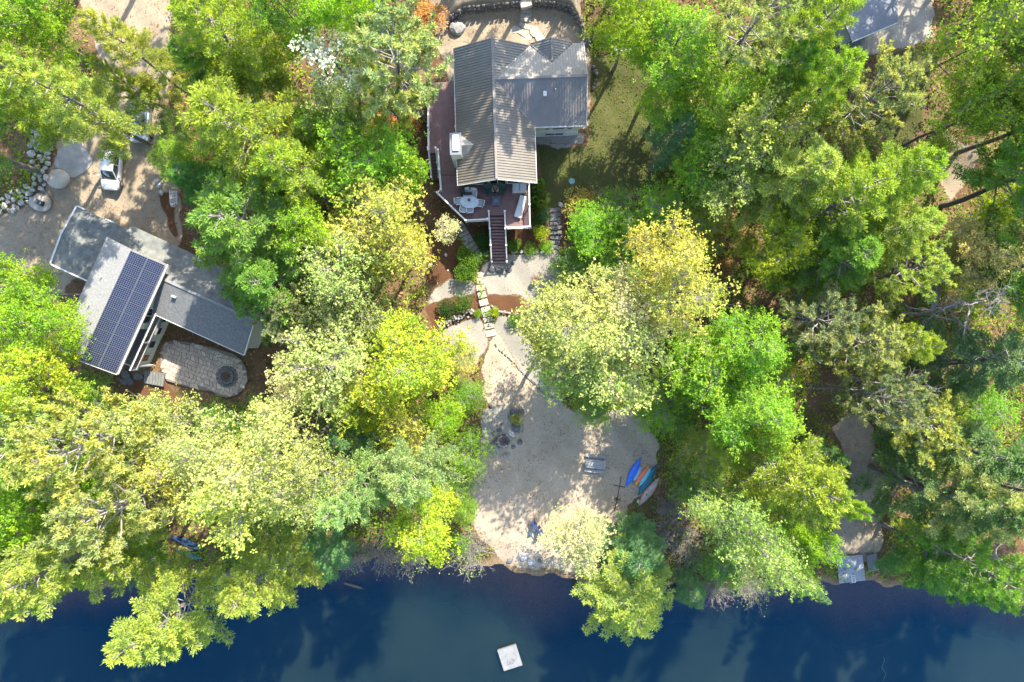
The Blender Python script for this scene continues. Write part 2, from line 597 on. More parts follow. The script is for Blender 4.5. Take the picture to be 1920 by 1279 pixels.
# ------------------------------------------------------------------ the lake
def water_material():
    m, nt, N, Lk = new_mat('lake_water')
    out = N.new('ShaderNodeOutputMaterial')
    geo = N.new('ShaderNodeNewGeometry')
    at = N.new('ShaderNodeAttribute'); at.attribute_name = 'depth'
    body = N.new('ShaderNodeSubsurfaceScattering'); body.falloff = 'BURLEY'
    body.inputs['Scale'].default_value = 1.0; body.inputs['Radius'].default_value = (.8, 1.0, .8)
    nz = N.new('ShaderNodeTexNoise'); nz.inputs['Scale'].default_value = .12; nz.inputs['Detail'].default_value = 3
    Lk.new(geo.outputs['Position'], nz.inputs['Vector'])
    r_ = ramp(N, [(.35, (.0046, .0098, .0078)), (.65, (.0076, .0138, .0102))])
    Lk.new(nz.outputs['Fac'], r_.inputs[0])
    Lk.new(r_.outputs[0], body.inputs[0])
    tr = N.new('ShaderNodeBsdfTransparent'); tr.inputs[0].default_value = (.86, .78, .62, 1)
    mr = N.new('ShaderNodeMapRange')
    Lk.new(at.outputs['Fac'], mr.inputs[0])
    mr.inputs[1].default_value = 0.0; mr.inputs[2].default_value = 1.1
    mr.interpolation_type = 'SMOOTHSTEP'
    pw = N.new('ShaderNodeMath'); pw.operation = 'POWER'; pw.inputs[1].default_value = .7
    Lk.new(mr.outputs[0], pw.inputs[0])
    mx = N.new('ShaderNodeMixShader')
    Lk.new(pw.outputs[0], mx.inputs[0]); Lk.new(tr.outputs[0], mx.inputs[1]); Lk.new(body.outputs[0], mx.inputs[2])
    gl = N.new('ShaderNodeBsdfGlossy'); gl.inputs['Roughness'].default_value = .04
    gl.inputs[0].default_value = (.0, .36, .80, 1)
    fr = N.new('ShaderNodeFresnel'); fr.inputs['IOR'].default_value = 1.62
    rip = N.new('ShaderNodeTexNoise'); rip.inputs['Scale'].default_value = 4.0; rip.inputs['Detail'].default_value = 3
    mp = N.new('ShaderNodeMapping'); mp.inputs['Scale'].default_value = (.6, 1.6, 1)
    Lk.new(geo.outputs['Position'], mp.inputs[0]); Lk.new(mp.outputs[0], rip.inputs['Vector'])
    bm = N.new('ShaderNodeBump'); bm.inputs['Strength'].default_value = .3; bm.inputs['Distance'].default_value = .02
    Lk.new(rip.outputs['Fac'], bm.inputs['Height'])
    Lk.new(bm.outputs[0], gl.inputs['Normal']); Lk.new(bm.outputs[0], fr.inputs['Normal'])
    m2 = N.new('ShaderNodeMixShader')
    Lk.new(fr.outputs[0], m2.inputs[0]); Lk.new(mx.outputs[0], m2.inputs[1]); Lk.new(gl.outputs[0], m2.inputs[2])
    Lk.new(m2.outputs[0], out.inputs[0])
    return m


wx = np.concatenate([[-900, -200, -80], np.arange(-56, 56.01, .5), [80, 200, 900]])
wy = np.concatenate([[-900, -200, -80], np.arange(-37, -17.9, .4)])
WX, WY = np.meshgrid(wx, wy)
WD = np.maximum(0, -terr(WX, WY))
wvid = np.arange(WX.size).reshape(WX.shape)
wq = np.stack([wvid[:-1, :-1], wvid[:-1, 1:], wvid[1:, 1:], wvid[1:, :-1]], -1).reshape(-1, 4)
wme = np_mesh('lake', np.stack([WX, WY, np.zeros_like(WX)], -1).reshape(-1, 3), wq, {'depth': ('FLOAT', WD.ravel())}, smooth=True)
wme.materials.append(water_material())
lake = bpy.data.objects.new('lake_water', wme)
COL.objects.link(lake)
lake['kind'] = 'structure'

# ================================================================== materials for built things
M_WALL = mat('cream_siding', (.88, .82, .67), scale=1.2, rough=.7)
M_WHITE = mat('white_paint', (.78, .78, .76), scale=4, rough=.5)
M_FOUND = mat('pale_concrete', (.9, .89, .87), scale=5, rough=.9)
M_ROOF = mat('bronze_metal_roof', [(.25, (.175, .15, .125)), (.5, (.22, .194, .165)), (.75, (.27, .243, .21))], scale=.7, rough=.42, metal=0, spec=.7)
M_DECK = mat('reddish_composite', [(.3, (.17, .085, .078)), (.7, (.25, .135, .12))], scale=2.0, rough=.6, stretch=(1, 1, 1))
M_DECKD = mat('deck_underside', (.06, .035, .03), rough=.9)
M_GLASS = mat('dark_glass', (.02, .025, .03), rough=.08, spec=.9)
M_BLACK = mat('black_plastic', (.018, .018, .02), rough=.5)
M_NAVY = mat('navy_fabric', (.03, .055, .17), scale=20, rough=.85)
M_GREENF = mat('green_fabric', (.018, .06, .05), scale=20, rough=.85)
M_CUSH = mat('pale_cushion', (.62, .65, .68), scale=8, rough=.9)
M_TAN = mat('tan_wood', [(.3, (.36, .26, .17)), (.7, (.5, .38, .26))], scale=6, rough=.7, stretch=(1, 8, 1))
M_WEATH = mat('weathered_planks', [(.25, (.20, .205, .22)), (.5, (.36, .37, .39)), (.75, (.50, .51, .53))], scale=5, rough=.8, stretch=(.5, 6, 1))
M_WEATHD = mat('weathered_dark', [(.3, (.12, .13, .125)), (.7, (.23, .24, .235))], scale=5, rough=.85)
M_STONE = mat('grey_stone', [(.3, (.20, .195, .185)), (.5, (.33, .32, .30)), (.72, (.48, .47, .44))], scale=3.5, rough=.9, bump=.5, coord='world')
M_STONEP = mat('pale_granite', [(.3, (.36, .345, .315)), (.5, (.52, .50, .465)), (.72, (.66, .645, .61))], scale=3.0, rough=.9, bump=.5, coord='world')
M_STONED = mat('dark_stone', [(.3, (.075, .075, .08)), (.55, (.15, .15, .155)), (.75, (.27, .265, .26))], scale=4, rough=.9, bump=.5, coord='world')
M_STEP = mat('tan_stone', [(.3, (.30, .27, .225)), (.55, (.44, .405, .345)), (.75, (.56, .53, .47))], scale=2.6, rough=.9, bump=.4, coord='world')
M_SHINGLE = mat('grey_shingles', [(.3, (.20, .205, .215)), (.5, (.28, .285, .295)), (.7, (.38, .38, .385))], scale=7, rough=.9, detail=8, bump=.3)
M_SHINGLEW = mat('slate_shingles', [(.3, (.125, .135, .155)), (.5, (.185, .195, .215)), (.7, (.27, .275, .29))], scale=6, rough=.9, detail=8, bump=.3)
M_SHINGLED = mat('weathered_shingles', [(.3, (.10, .11, .11)), (.5, (.17, .18, .175)), (.7, (.27, .275, .26))], scale=1.6, rough=.95, detail=9, bump=.25)
M_PFRAME = mat('dark_aluminium', (.16, .17, .20), rough=.45, metal=.3)
M_FRAME = mat('aluminium', (.62, .63, .65), rough=.35, metal=.7)
M_BARE = mat('terracotta', (.30, .14, .075), scale=8, rough=.8)
M_RUST = mat('rusty_iron', [(.35, (.07, .045, .035)), (.65, (.18, .10, .06))], scale=9, rough=.85)
M_ASH = mat('ash', [(.3, (.07, .068, .066)), (.7, (.22, .215, .21))], scale=12, rough=.95)
M_LOG = mat('burnt_log', (.12, .075, .05), scale=10, rough=.9)
M_CONC = mat('concrete_pad', [(.3, (.33, .325, .315)), (.7, (.45, .44, .425))], scale=1.6, rough=.9, coord='world')
M_SANDS = mat('smooth_tan_stone', [(.3, (.40, .345, .285)), (.7, (.55, .485, .41))], scale=1.2, rough=.95, coord='world')


def solar_material():
    m, nt, N, Lk = new_mat('solar_cells')
    out = N.new('ShaderNodeOutputMaterial')
    b = N.new('ShaderNodeBsdfPrincipled')
    b.inputs['Roughness'].default_value = .22
    b.inputs['Specular IOR Level'].default_value = .5
    tc = N.new('ShaderNodeTexCoord')
    br = N.new('ShaderNodeTexBrick')
    br.offset = 0.0
    br.inputs['Color1'].default_value = (.004, .006, .020, 1)
    br.inputs['Color2'].default_value = (.005, .0075, .025, 1)
    br.inputs['Mortar'].default_value = (.085, .10, .145, 1)
    br.inputs['Scale'].default_value = 1
    br.inputs['Mortar Size'].default_value = .010
    br.inputs['Brick Width'].default_value = .158
    br.inputs['Row Height'].default_value = .158
    Lk.new(tc.outputs['Object'], br.inputs[0])
    Lk.new(br.outputs[0], b.inputs['Base Color'])
    Lk.new(b.outputs[0], out.inputs[0])
    return m


M_SOLAR = solar_material()


def clip_line(poly, p, d):
    """parameter interval of the line p + t d inside a convex 2D polygon"""
    t0, t1 = -1e9, 1e9
    n = len(poly)
    area = sum(poly[i][0] * poly[(i + 1) % n][1] - poly[(i + 1) % n][0] * poly[i][1] for i in range(n))
    sg = 1 if area > 0 else -1
    for i in range(n):
        a, b = poly[i], poly[(i + 1) % n]
        nx_, ny_ = -(b[1] - a[1]) * sg, (b[0] - a[0]) * sg
        num = (a[0] - p[0]) * nx_ + (a[1] - p[1]) * ny_
        den = d[0] * nx_ + d[1] * ny_
        if abs(den) < 1e-9:
            if num > 0:
                return None
            continue
        t = num / den
        if den > 0:
            t0 = max(t0, t)
        else:
            t1 = min(t1, t)
    return (t0, t1) if t1 - t0 > .1 else None


def plane_z(poly3):
    a, b, c = (Vector(p) for p in poly3[:3])
    n = (b - a).cross(c - a)
    return lambda x, y: a.z - (n.x * (x - a.x) + n.y * (y - a.y)) / n.z


def ribs(mb, poly3, slope, pitch, w=.045, h=.05):
    zf_ = plane_z(poly3)
    sx, sy = slope
    px_, py_ = -sy, sx
    poly = [(p[0], p[1]) for p in poly3]
    vals = [p[0] * px_ + p[1] * py_ for p in poly]
    k = math.ceil(min(vals) / pitch)
    while k * pitch < max(vals):
        o = (px_ * k * pitch, py_ * k * pitch)
        r_ = clip_line(poly, o, (sx, sy))
        if r_:
            a = (o[0] + sx * r_[0], o[1] + sy * r_[0])
            b = (o[0] + sx * r_[1], o[1] + sy * r_[1])
            mb.bar((*a, zf_(*a) + h / 2), (*b, zf_(*b) + h / 2), w, h)
        k += 1


def window(parent, c, w, h, ax, nrm, name='window', panes=2, frame=M_WHITE):
    """a window in a wall: frame proud of the wall, panes set back; c centre, ax along the wall, nrm outwards (local coordinates)"""
    c, ax, nrm = Vector(c), Vector(ax).normalized(), Vector(nrm).normalized()
    up = Vector((0, 0, 1))
    M = Matrix((ax, nrm, up)).transposed()
    f = MB()
    t = .09
    for s in (-1, 1):
        f.box(c + ax * s * (w / 2 - t / 2) + nrm * .02, (t, .12, h), M=M)
        f.box(c + up * s * (h / 2 - t / 2) + nrm * .02, (w - 2 * t, .12, t), M=M)
    for k in range(1, panes):
        f.box(c + ax * (-w / 2 + w * k / panes) + nrm * .015, (.06, .1, h - 2 * t), M=M)
    fo = f.build(name, frame, parent, local=True)
    for k in range(panes):
        g = MB().box(c + ax * (-w / 2 + w * (k + .5) / panes) + nrm * .008, (w / panes - .07, .05, h - 2 * t + .01), M=M)
        g.build('pane', M_GLASS, fo, local=True)
    return fo


# ================================================================== the brown-roofed house
HZ = 0.0
house = thing('lake_house', 'cream house with a brown ribbed metal roof above the red deck', 'house', (-1.4, 18.5, HZ), R(1.8))
W_ = MB()
W_.prism([(-2.9, -4.9), (2.75, -4.9), (2.75, 5.5), (-2.9, 5.5)], 1.6, 7.75)
W_.prism([(2.4, -.45), (7.15, -.45), (7.15, 5.52), (2.4, 5.52)], 1.6, 7.72)
# gable ends up to the roof
for yy, sy in ((-4.9, 1), (5.35, 1)):
    W_.add([(-2.9, yy, 7.7), (2.75, yy, 7.7), (0, yy, 9.25), (-2.9, yy + .15, 7.7), (2.75, yy + .15, 7.7), (0, yy + .15, 9.25)],
           [(0, 1, 2), (5, 4, 3), (0, 3, 4, 1), (1, 4, 5, 2), (2, 5, 3, 0)])
W_.add([(7.0, -.45, 7.7), (7.0, 5.5, 7.7), (7.0, 2.5, 9.2), (7.15, -.45, 7.7), (7.15, 5.5, 7.7), (7.15, 2.5, 9.2)],
       [(2, 1, 0), (3, 4, 5), (0, 3, 5, 2), (1, 2, 5, 4), (0, 1, 4, 3)])
W_.build('wall', M_WALL, house, local=True)
MB().box((4.95, -.48, 4.0), (4.42, .06, 1.15)).build('foundation', M_FOUND, house, local=True)
ZR, ZE = 9.5, 7.7
facets = [
    ([(-3.25, -5.5, ZE), (0, -5.5, ZR), (0, 5.8, ZR), (-3.25, 5.8, ZE)], (1, 0), 'west'),
    ([(0, -5.5, ZR), (3.25, -5.5, ZE), (3.25, -.9, ZE), (0, 2.5, ZR)], (1, 0), 'east'),
    ([(0, 2.5, ZR), (3.25, 5.8, ZE), (0, 5.8, ZR)], (1, 0), 'east'),
    ([(0, 2.5, ZR), (3.25, -.9, ZE), (7.5, -.9, ZE), (7.5, 2.5, ZR)], (0, 1), 'south'),
    ([(0, 2.5, ZR), (7.5, 2.5, ZR), (7.5, 5.9, ZE), (3.25, 5.9, ZE)], (0, 1), 'north'),
    ([(3.05, 5.95, ZE + .04), (4.8, 6.1, 8.68), (4.8, 4.05, 8.70)], (1, 0), 'dormer'),
    ([(6.55, 5.95, ZE + .04), (4.8, 4.05, 8.70), (4.8, 6.1, 8.68)], (1, 0), 'dormer'),
]
for poly, sl, nm in facets:
    ro = MB().slab(poly, .12).build('roof', M_ROOF, house, local=True)
    rb = MB()
    ribs(rb, poly, sl, .22)
    rb.build('roof_rib', M_ROOF, ro, local=True, kind='stuff')
cap = MB()
cap.bar((0, -5.52, ZR + .05), (0, 5.82, ZR + .05), .2, .05)
cap.bar((.1, 2.5, ZR + .055), (7.52, 2.5, ZR + .055), .2, .05)
cap.bar((4.8, 6.12, 8.74), (4.8, 4.1, 8.76), .14, .04)
cap.build('ridge_cap', M_ROOF, house, local=True)
vl = MB()
for a, b in (((0.1, 2.4, 9.5), (3.25, -.92, 7.74)), ((.1, 2.6, 9.5), (3.25, 5.85, 7.74)), ((4.8, 4.05, 8.72), (3.05, 5.95, 7.78))):
    vl.bar(a, b, .12, .03)
vl.build('valley_flashing', M_ROOF, house, local=True)
fb = MB()
fb.bar((-3.27, -5.54, 7.62), (0, -5.54, 9.42), .06, .2)
fb.bar((0, -5.54, 9.42), (3.27, -5.54, 7.62), .06, .2)
fb.bar((3.28, -5.5, 7.6), (3.28, -.96, 7.6), .05, .16)
fb.bar((3.25, -.94, 7.6), (7.5, -.94, 7.6), .06, .18)
fb.bar((-3.28, -5.5, 7.6), (-3.28, 5.8, 7.6), .05, .16)
fb.bar((7.53, -.9, 7.62), (7.53, 2.5, 9.42), .05, .16)
fb.bar((7.53, 2.5, 9.42), (7.53, 5.9, 7.62), .05, .16)
fb.build('fascia', M_WHITE, house, local=True)
window(house, (4.4, -.45, 5.72), .55, .62, (1, 0, 0), (0, -1, 0), panes=1)
window(house, (5.35, -.45, 5.72), 1.15, .62, (1, 0, 0), (0, -1, 0), panes=1)
window(house, (6.3, -.45, 5.72), .55, .62, (1, 0, 0), (0, -1, 0), panes=1)
window(house, (5.1, -.51, 4.3), 1.7, .8, (1, 0, 0), (0, -1, 0), panes=2)
window(house, (-1.3, -4.9, 6.0), 1.1, 1.6, (1, 0, 0), (0, -1, 0), panes=1)
window(house, (1.35, -4.9, 6.0), 1.1, 1.6, (1, 0, 0), (0, -1, 0), panes=1)
dd = window(house, (.02, -4.9, 6.1), 1.5, 2.05, (1, 0, 0), (0, -1, 0), name='sliding_door', panes=2)
for x in (-2.0, 1.95):
    MB().tube([(x, -4.92, 7.1), (x, -5.02, 7.0)], .07, 8).build('wall_lamp', M_BLACK, house, local=True)
# chimney and the little gable behind it
ch = MB()
ch.box((-3.22, -2.55, 6.2), (.86, 1.7, 6.0))
cho = ch.build('chimney', M_WALL, house, local=True)
MB().box((-3.22, -2.55, 9.24), (.94, 1.78, .1)).build('chimney_cap', mat('grey_flashing', (.27, .29, .32), rough=.4, metal=.4), cho, local=True)
MB().box((-3.2, -2.5, 9.36), (.5, 1.25, .14)).build('flue_cover', mat('bright_steel', (.85, .87, .9), rough=.5), cho, local=True)
for s in (-1, 1):
    poly = [(-2.79, -2.5, 8.65), (-1.75, -2.5, 8.62), (-2.79, -2.5 + s * 1.0, 8.0)]
    MB().slab(poly, .1).build('chimney_cricket', M_ROOF, house, local=True)
# vents on the wing roof
MB().box((4.1, 1.35, 9.0), (.28, .4, .14)).build('roof_vent', M_WHITE, house, local=True)
MB().tube([(4.95, 1.6, 8.9), (4.95, 1.6, 9.35)], .06, 8).build('vent_pipe', M_WHITE, house, local=True)
MB().bar((-3.35, -.6, 7.6), (-3.35, -.6, 4.9), .09, .09).build('downspout', M_WHITE, house, local=True)

# ================================================================== the deck
DZ = 5.0
dp = [P(802, 148, 6), P(803, 281, 6), P(821, 281, 6), P(826.5, 355, 6), P(819.5, 361, 6), P(873, 413, 6), P(914, 410.5, 6), P(915, 400, 6),
      P(948, 400, 6), P(950, 426, 6), P(993.5, 424.5, 6), P(992, 343, 6)]
inner = [P(975, 343, 5), P(975, 310, 5), P(905, 310, 5), P(905, 148, 5)]
deck = thing('deck', 'reddish brown composite deck wrapping two sides of the cream house', 'deck', (dp[5].x, dp[5].y, 0))
dpoly = [(p.x, p.y) for p in dp + inner]
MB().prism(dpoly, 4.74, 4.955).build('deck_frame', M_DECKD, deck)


def spans(poly, axis, c):
    """intervals of a horizontal (axis 0) or vertical (axis 1) line inside any polygon"""
    xs = []
    n = len(poly)
    for i in range(n):
        a, b = poly[i], poly[(i + 1) % n]
        if axis == 0:
            a, b = (a[1], a[0]), (b[1], b[0])
        if (a[0] > c) != (b[0] > c):
            xs.append(a[1] + (c - a[0]) / (b[0] - a[0]) * (b[1] - a[1]))
    xs.sort()
    return list(zip(xs[::2], xs[1::2]))


brd = MB()
ysplit = P(0, 356, 5).y
yb = min(p[1] for p in dpoly) + .08
while yb < ysplit + 1.2:
    for a, b in spans(dpoly, 0, yb):
        brd.box(((a + b) / 2, yb, 4.98), (b - a, .135, .05))
    yb += .15
yN = max(p[1] for p in dpoly)
xb = min(p[0] for p in dpoly) + .08
while xb < -4.0:
    for a, b in spans(dpoly, 1, xb):
        a = max(a, yb - .02)
        if b > a + .05:
            brd.box((xb, (a + b) / 2, 4.98), (.135, b - a, .05))
    xb += .15
brd.build('deck_board', M_DECK, deck, kind='stuff')
for p in [dp[5], dp[6], dp[9], dp[10], dp[4], dp[0], dp[1], (dp[4] + dp[5]) / 2]:
    q = (p.x + .1, p.y + .1)
    MB().box((q[0], q[1], (4.75 + 1.2) / 2), (.2, .2, 3.55)).build('support_post', M_DECKD, deck)


def railing(parent, pts, z0s, h=.95, sub=2.0):
    """white rail: posts, top and bottom rails, balusters"""
    bal = MB()
    for i in range(len(pts) - 1):
        a = Vector((pts[i][0], pts[i][1], z0s[i])); b = Vector((pts[i + 1][0], pts[i + 1][1], z0s[i + 1]))
        u = Vector((0, 0, 1))
        MB().bar(a + u * h, b + u * h, .11, .06).build('top_rail', M_WHITE, parent)
        MB().bar(a + u * .12, b + u * .12, .05, .05).build('bottom_rail', M_WHITE, parent)
        L = (b - a).length
        nseg = max(1, round(L / sub))
        for k in range(nseg + (1 if i == len(pts) - 2 else 0)):
            q = a.lerp(b, k / nseg)
            MB().box((q.x, q.y, q.z + .55), (.12, .12, 1.1)).build('rail_post', M_WHITE, parent)
            MB().box((q.x, q.y, q.z + 1.125), (.16, .16, .05)).build('post_cap', M_WHITE, parent)
        m_ = int(L / .13)
        for k in range(1, m_):
            q = a.lerp(b, k / m_)
            bal.box((q.x, q.y, q.z + .53), (.03, .03, .8))
    bal.build('baluster', M_WHITE, parent, kind='stuff')


railing(deck, [dp[0], dp[1]], [DZ, DZ])
railing(deck, [dp[2], dp[3], dp[4], dp[5], dp[6]], [DZ] * 5)
railing(deck, [dp[9], dp[10], dp[11]], [DZ] * 3)

# ---- stairs down to the gravel
xs0, xs1 = -1.98, -.62
yt, ybt = P(0, 400, 5).y, P(0, 494, 2.1).y
zb = tz(-1.2, ybt) + .02
st = thing('deck_stairs', 'long reddish staircase with white rails running down from deck to gravel', 'stairs', (-1.2, ybt, zb))
nst = 16
dx = .16
for k in range(nst):
    f = (k + 1) / (nst + 1)
    y = yt + (ybt - yt) * (k + .5) / nst
    z = DZ + (zb - DZ) * f
    xo = dx * (k + .5) / nst
    MB().box(((xs0 + xs1) / 2 + xo, y, z), (xs1 - xs0 - .1, (yt - ybt) / nst * .80, .06)).build('tread', M_DECK, st)
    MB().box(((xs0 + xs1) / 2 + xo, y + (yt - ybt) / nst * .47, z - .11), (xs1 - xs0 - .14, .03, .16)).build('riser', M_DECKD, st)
for x in (xs0, xs1):
    MB().bar((x, yt, DZ - .25), (x + dx, ybt, zb - .1), .06, .36).build('stringer', M_WHITE, st)
    railing(st, [(x, yt), (x + dx, ybt + .05)], [DZ - .1, zb + .1], sub=1.7)
# ---- west stairs
w0, w1 = P(805, 283, 5.0), P(819, 283, 5.0)
yb2 = P(0, 337, 3.5).y
zb2 = tz(w0.x + .4, yb2) + .02
st2 = thing('side_stairs', 'short dark reddish stairs going down beside the chimney side of deck', 'stairs', (w0.x + .4, yb2, zb2))
n2 = 9
for k in range(n2):
    y = w0.y + (yb2 - w0.y) * (k + .5) / n2
    z = DZ + (zb2 - DZ) * (k + 1) / (n2 + 1)
    MB().box(((w0.x + w1.x) / 2 + .012 * k, y, z), (w1.x - w0.x - .06, (w0.y - yb2) / n2 * .9, .06)).build('tread', M_DECK, st2)
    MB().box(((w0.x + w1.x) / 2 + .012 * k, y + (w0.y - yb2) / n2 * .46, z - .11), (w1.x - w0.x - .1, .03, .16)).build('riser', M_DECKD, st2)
for p in (w0, w1):
    MB().bar((p.x, p.y, DZ - .2), (p.x + .11, yb2, zb2 - .05), .05, .3).build('stringer', M_WHITE, st2)
    railing(st2, [(p.x, p.y), (p.x + .11, yb2)], [DZ - .05, zb2 + .1], sub=1.5)


# ================================================================== furniture on the deck
def D(px, py, z=5.4):
    p = P(px, py, z)
    return Vector((p.x, p.y, 5.005))


def chair(name, label, loc, rz, seat_m, frame_m, group=None, w=.55, lounge=False, cat='chair'):
    t = thing(name, label, cat, loc, rz, group)
    d = w
    MB().box((0, 0, .42), (w, d, .09)).build('seat', seat_m, t, local=True, bevel=.02)
    Mx = Matrix.Rotation(R(-14 if not lounge else -30), 3, 'X')
    MB().box((0, d / 2 + .05, .72), (w, .08, .66), M=Mx).build('backrest', seat_m, t, local=True, bevel=.02)
    for sx in (-1, 1):
        for sy in (-1, 1):
            MB().bar((sx * w * .46, sy * d * .44, .4), (sx * w * .5, sy * d * .5, 0), .045).build('leg', frame_m, t, local=True)
        a = MB()
        a.bar((sx * (w / 2 + .03), -d / 2, .64), (sx * (w / 2 + .03), d / 2, .66), .07, .04)
        a.bar((sx * (w / 2 + .03), -d / 2 + .05, .42), (sx * (w / 2 + .03), -d / 2 + .05, .64), .04)
        a.build('armrest', frame_m, t, local=True)
    return t


# dining set
tb = thing('dining_table', 'oval glass-topped dining table with a potted plant on the deck', 'table', D(880.5, 380), R(-5))
MB().disc((0, 0), .52, .71, .735, 24, rx=1.5).build('tabletop', mat('frosted_glass', (.55, .62, .66), rough=.12, spec=.9), tb, local=True)
rim = MB()
rim.tube([(.8 * math.cos(t_ * math.pi / 14), .54 * math.sin(t_ * math.pi / 14), .72) for t_ in range(29)], .022, 6, cap=False)
rim.build('rim', M_WHITE, tb, local=True)
for sx in (-1, 1):
    for sy in (-1, 1):
        MB().bar((sx * .5, sy * .3, .71), (sx * .55, sy * .35, 0), .05).build('leg', M_WHITE, tb, local=True)
pl = thing('potted_plant', 'small green potted plant in the middle of the oval table', 'plant', D(880, 377) + Vector((0, 0, .735)))
MB().loft([[(r_ * math.cos(k * math.pi / 5), r_ * math.sin(k * math.pi / 5), z) for k in range(10)] for r_, z in ((.09, 0), (.13, .17), (.12, .18), (.11, .15))]).build('pot', M_BARE, pl, local=True)
dining = [((861, 378), 95, 'rattan', 'white dining chair at the deck-rail end of the oval table'),
          ((876, 363), 8, 'x', 'white dining chair behind oval table, nearest the black grill'),
          ((888, 364), -6, 'x', 'white dining chair behind oval table, nearest the sliding door'),
          ((900, 382), -100, 'x', 'white dining chair at the chaise end of the oval table'),
          ((869, 392), 172, 'x', 'white dining chair on the lake side of oval table, closer to the diagonal rail'),
          ((881, 393), 186, 'x', 'white dining chair on the lake side of oval table, closer to the stairs')]
for (a, b), rz, _, lab in dining:
    chair('dining_chair', lab, D(a, b), R(rz), M_CUSH, M_WHITE, 'white chairs round the oval deck table', w=.52)
chair('lounge_chair', 'dark green cushioned armchair on the grill side of the square wooden table', D(918, 357), R(22), M_GREENF, M_BLACK, 'dark green armchairs outside the sliding door', w=.66, lounge=True)
chair('lounge_chair', 'dark green cushioned armchair on the storage bench side of the square wooden table', D(939, 357), R(-22), M_GREENF, M_BLACK, 'dark green armchairs outside the sliding door', w=.66, lounge=True)
sq = thing('side_table', 'small square tan wooden table between the two green armchairs', 'table', D(928.5, 354), 0)
for k in range(5):
    MB().box((-.24 + .12 * k, 0, .46), (.105, .56, .03)).build('slat', M_TAN, sq, local=True)
for sx in (-1, 1):
    for sy in (-1, 1):
        MB().box((sx * .24, sy * .24, .222), (.05, .05, .444)).build('leg', M_TAN, sq, local=True)
ft = thing('fire_table', 'square slate blue fire table standing in the middle of the deck', 'table', D(930, 376.5), R(2))
M_SLATE = mat('slate_blue', (.09, .115, .16), scale=6, rough=.6)
MB().box((0, 0, .2), (.56, .56, .4)).build('base', M_SLATE, ft, local=True)
MB().box((0, 0, .43), (.7, .76, .06)).build('top', M_SLATE, ft, local=True, bevel=.015)
MB().disc((0, 0), .16, .461, .475, 14).build('burner', mat('grey_lava', (.2, .22, .26), scale=30), ft, local=True)
bn = thing('storage_bench', 'white two-cushion bench against the house wall on the deck', 'bench', D(974, 352), R(-1))
MB().box((0, 0, .17), (1.2, .82, .34)).build('base', M_WHITE, bn, local=True, bevel=.02)
for sx in (-1, 1):
    MB().box((sx * .3, 0, .41), (.56, .78, .12)).build('cushion', M_CUSH, bn, local=True, bevel=.03)
lo = thing('chaise_longue', 'pale chaise longue lying at a slant by the deck rail', 'lounger', D(976, 388, 5.3), R(-17))
MB().box((0, -.35, .3), (.6, 1.2, .1)).build('mattress', M_CUSH, lo, local=True, bevel=.03)
MB().box((0, .58, .45), (.6, .75, .1), M=Matrix.Rotation(R(24), 3, 'X')).build('backrest', M_CUSH, lo, local=True, bevel=.03)
MB().box((0, -.05, .22), (.64, 1.75, .05)).build('frame', M_WHITE, lo, local=True)
for sx in (-1, 1):
    for y in (-.8, .7):
        MB().box((sx * .27, y, .1), (.05, .05, .2)).build('leg', M_WHITE, lo, local=True)
gr = thing('grill', 'black grill with a side shelf against the house corner', 'grill', D(868, 354), 0)
MB().box((0, 0, .45), (.3, 1.0, .9)).build('cabinet', M_BLACK, gr, local=True, bevel=.03)
MB().tube([(0, -.5, .98), (0, .5, .98)], .2, 12).build('lid', M_BLACK, gr, local=True)
MB().box((.45, -.5, .8), (.7, .22, .05)).build('side_shelf', M_BLACK, gr, local=True)

# ================================================================== picnic table, dock, raft, kayaks
pg = G(1115, 868)
pt = thing('picnic_table', 'weathered grey picnic table on the beach under the tree shadows', 'picnic table', pg, R(-7))
for k in range(5):
    MB().box((0, -.32 + .16 * k, .74), (1.85 + .03 * math.sin(k * 3), .148, .04)).build('top_plank', M_WEATH, pt, local=True)
for s in (-1, 1):
    for k in range(2):
        MB().box((0, s * (.62 + .15 * k), .43), (1.85, .135, .04)).build('bench_plank', M_WEATH, pt, local=True)
    MB().bar((s * .7, -.3, .7), (s * .7, -.75, .02), .09, .04, up=(1, 0, 0)).build('leg', M_WEATHD, pt, local=True)
    MB().bar((s * .7, .3, .7), (s * .7, .75, .02), .09, .04, up=(1, 0, 0)).build('leg', M_WEATHD, pt, local=True)
    MB().bar((s * .66, -.75, .38), (s * .66, .75, .38), .04, .09).build('crossbar', M_WEATHD, pt, local=True)

q0, q1, q2, q3 = P(1565.6, 1044, .5), P(1614.9, 1038, .5), P(1620, 1086, .5), P(1570.3, 1092.6, .5)
cen = (q0 + q1 + q2 + q3) / 4
ang = math.atan2((q1 - q0).y, (q1 - q0).x)
dk = thing('dock_float', 'square weathered plank dock float resting at the water edge', 'dock', (cen.x, cen.y, .42), ang)
MB().box((0, 0, .22), (2.3, 2.3, .2)).build('frame', M_WEATHD, dk, local=True)
for s in (-1, 1):
    MB().tube([(s * .75, -1.1, .12), (s * .75, 1.1, .12)], .16, 10).build('float_drum', M_BLACK, dk, local=True)
for k in range(15):
    y = -1.13 + .1615 * k
    MB().box((.01 * math.sin(k * 5), y, .345 + .004 * math.sin(k * 7)), (2.42, .152, .045)).build('plank', M_WEATH, dk, local=True)
ld = thing('dock_ladder', 'white metal swim ladder folded on the weathered dock float', 'ladder', (*((q2 * .52 + q3 * .48) + Vector((.05, .25, 0))).xy, .79), ang)
for s in (-1, 1):
    MB().tube([(s * .16, .42, .03), (s * .16, -.3, .03), (s * .2, -.42, -.25)], .028, 6).build('side_rail', M_WHITE, ld, local=True)
for k in range(4):
    MB().box((0, .34 - .2 * k, .03), (.3, .07, .03)).build('rung', M_WHITE, ld, local=True)
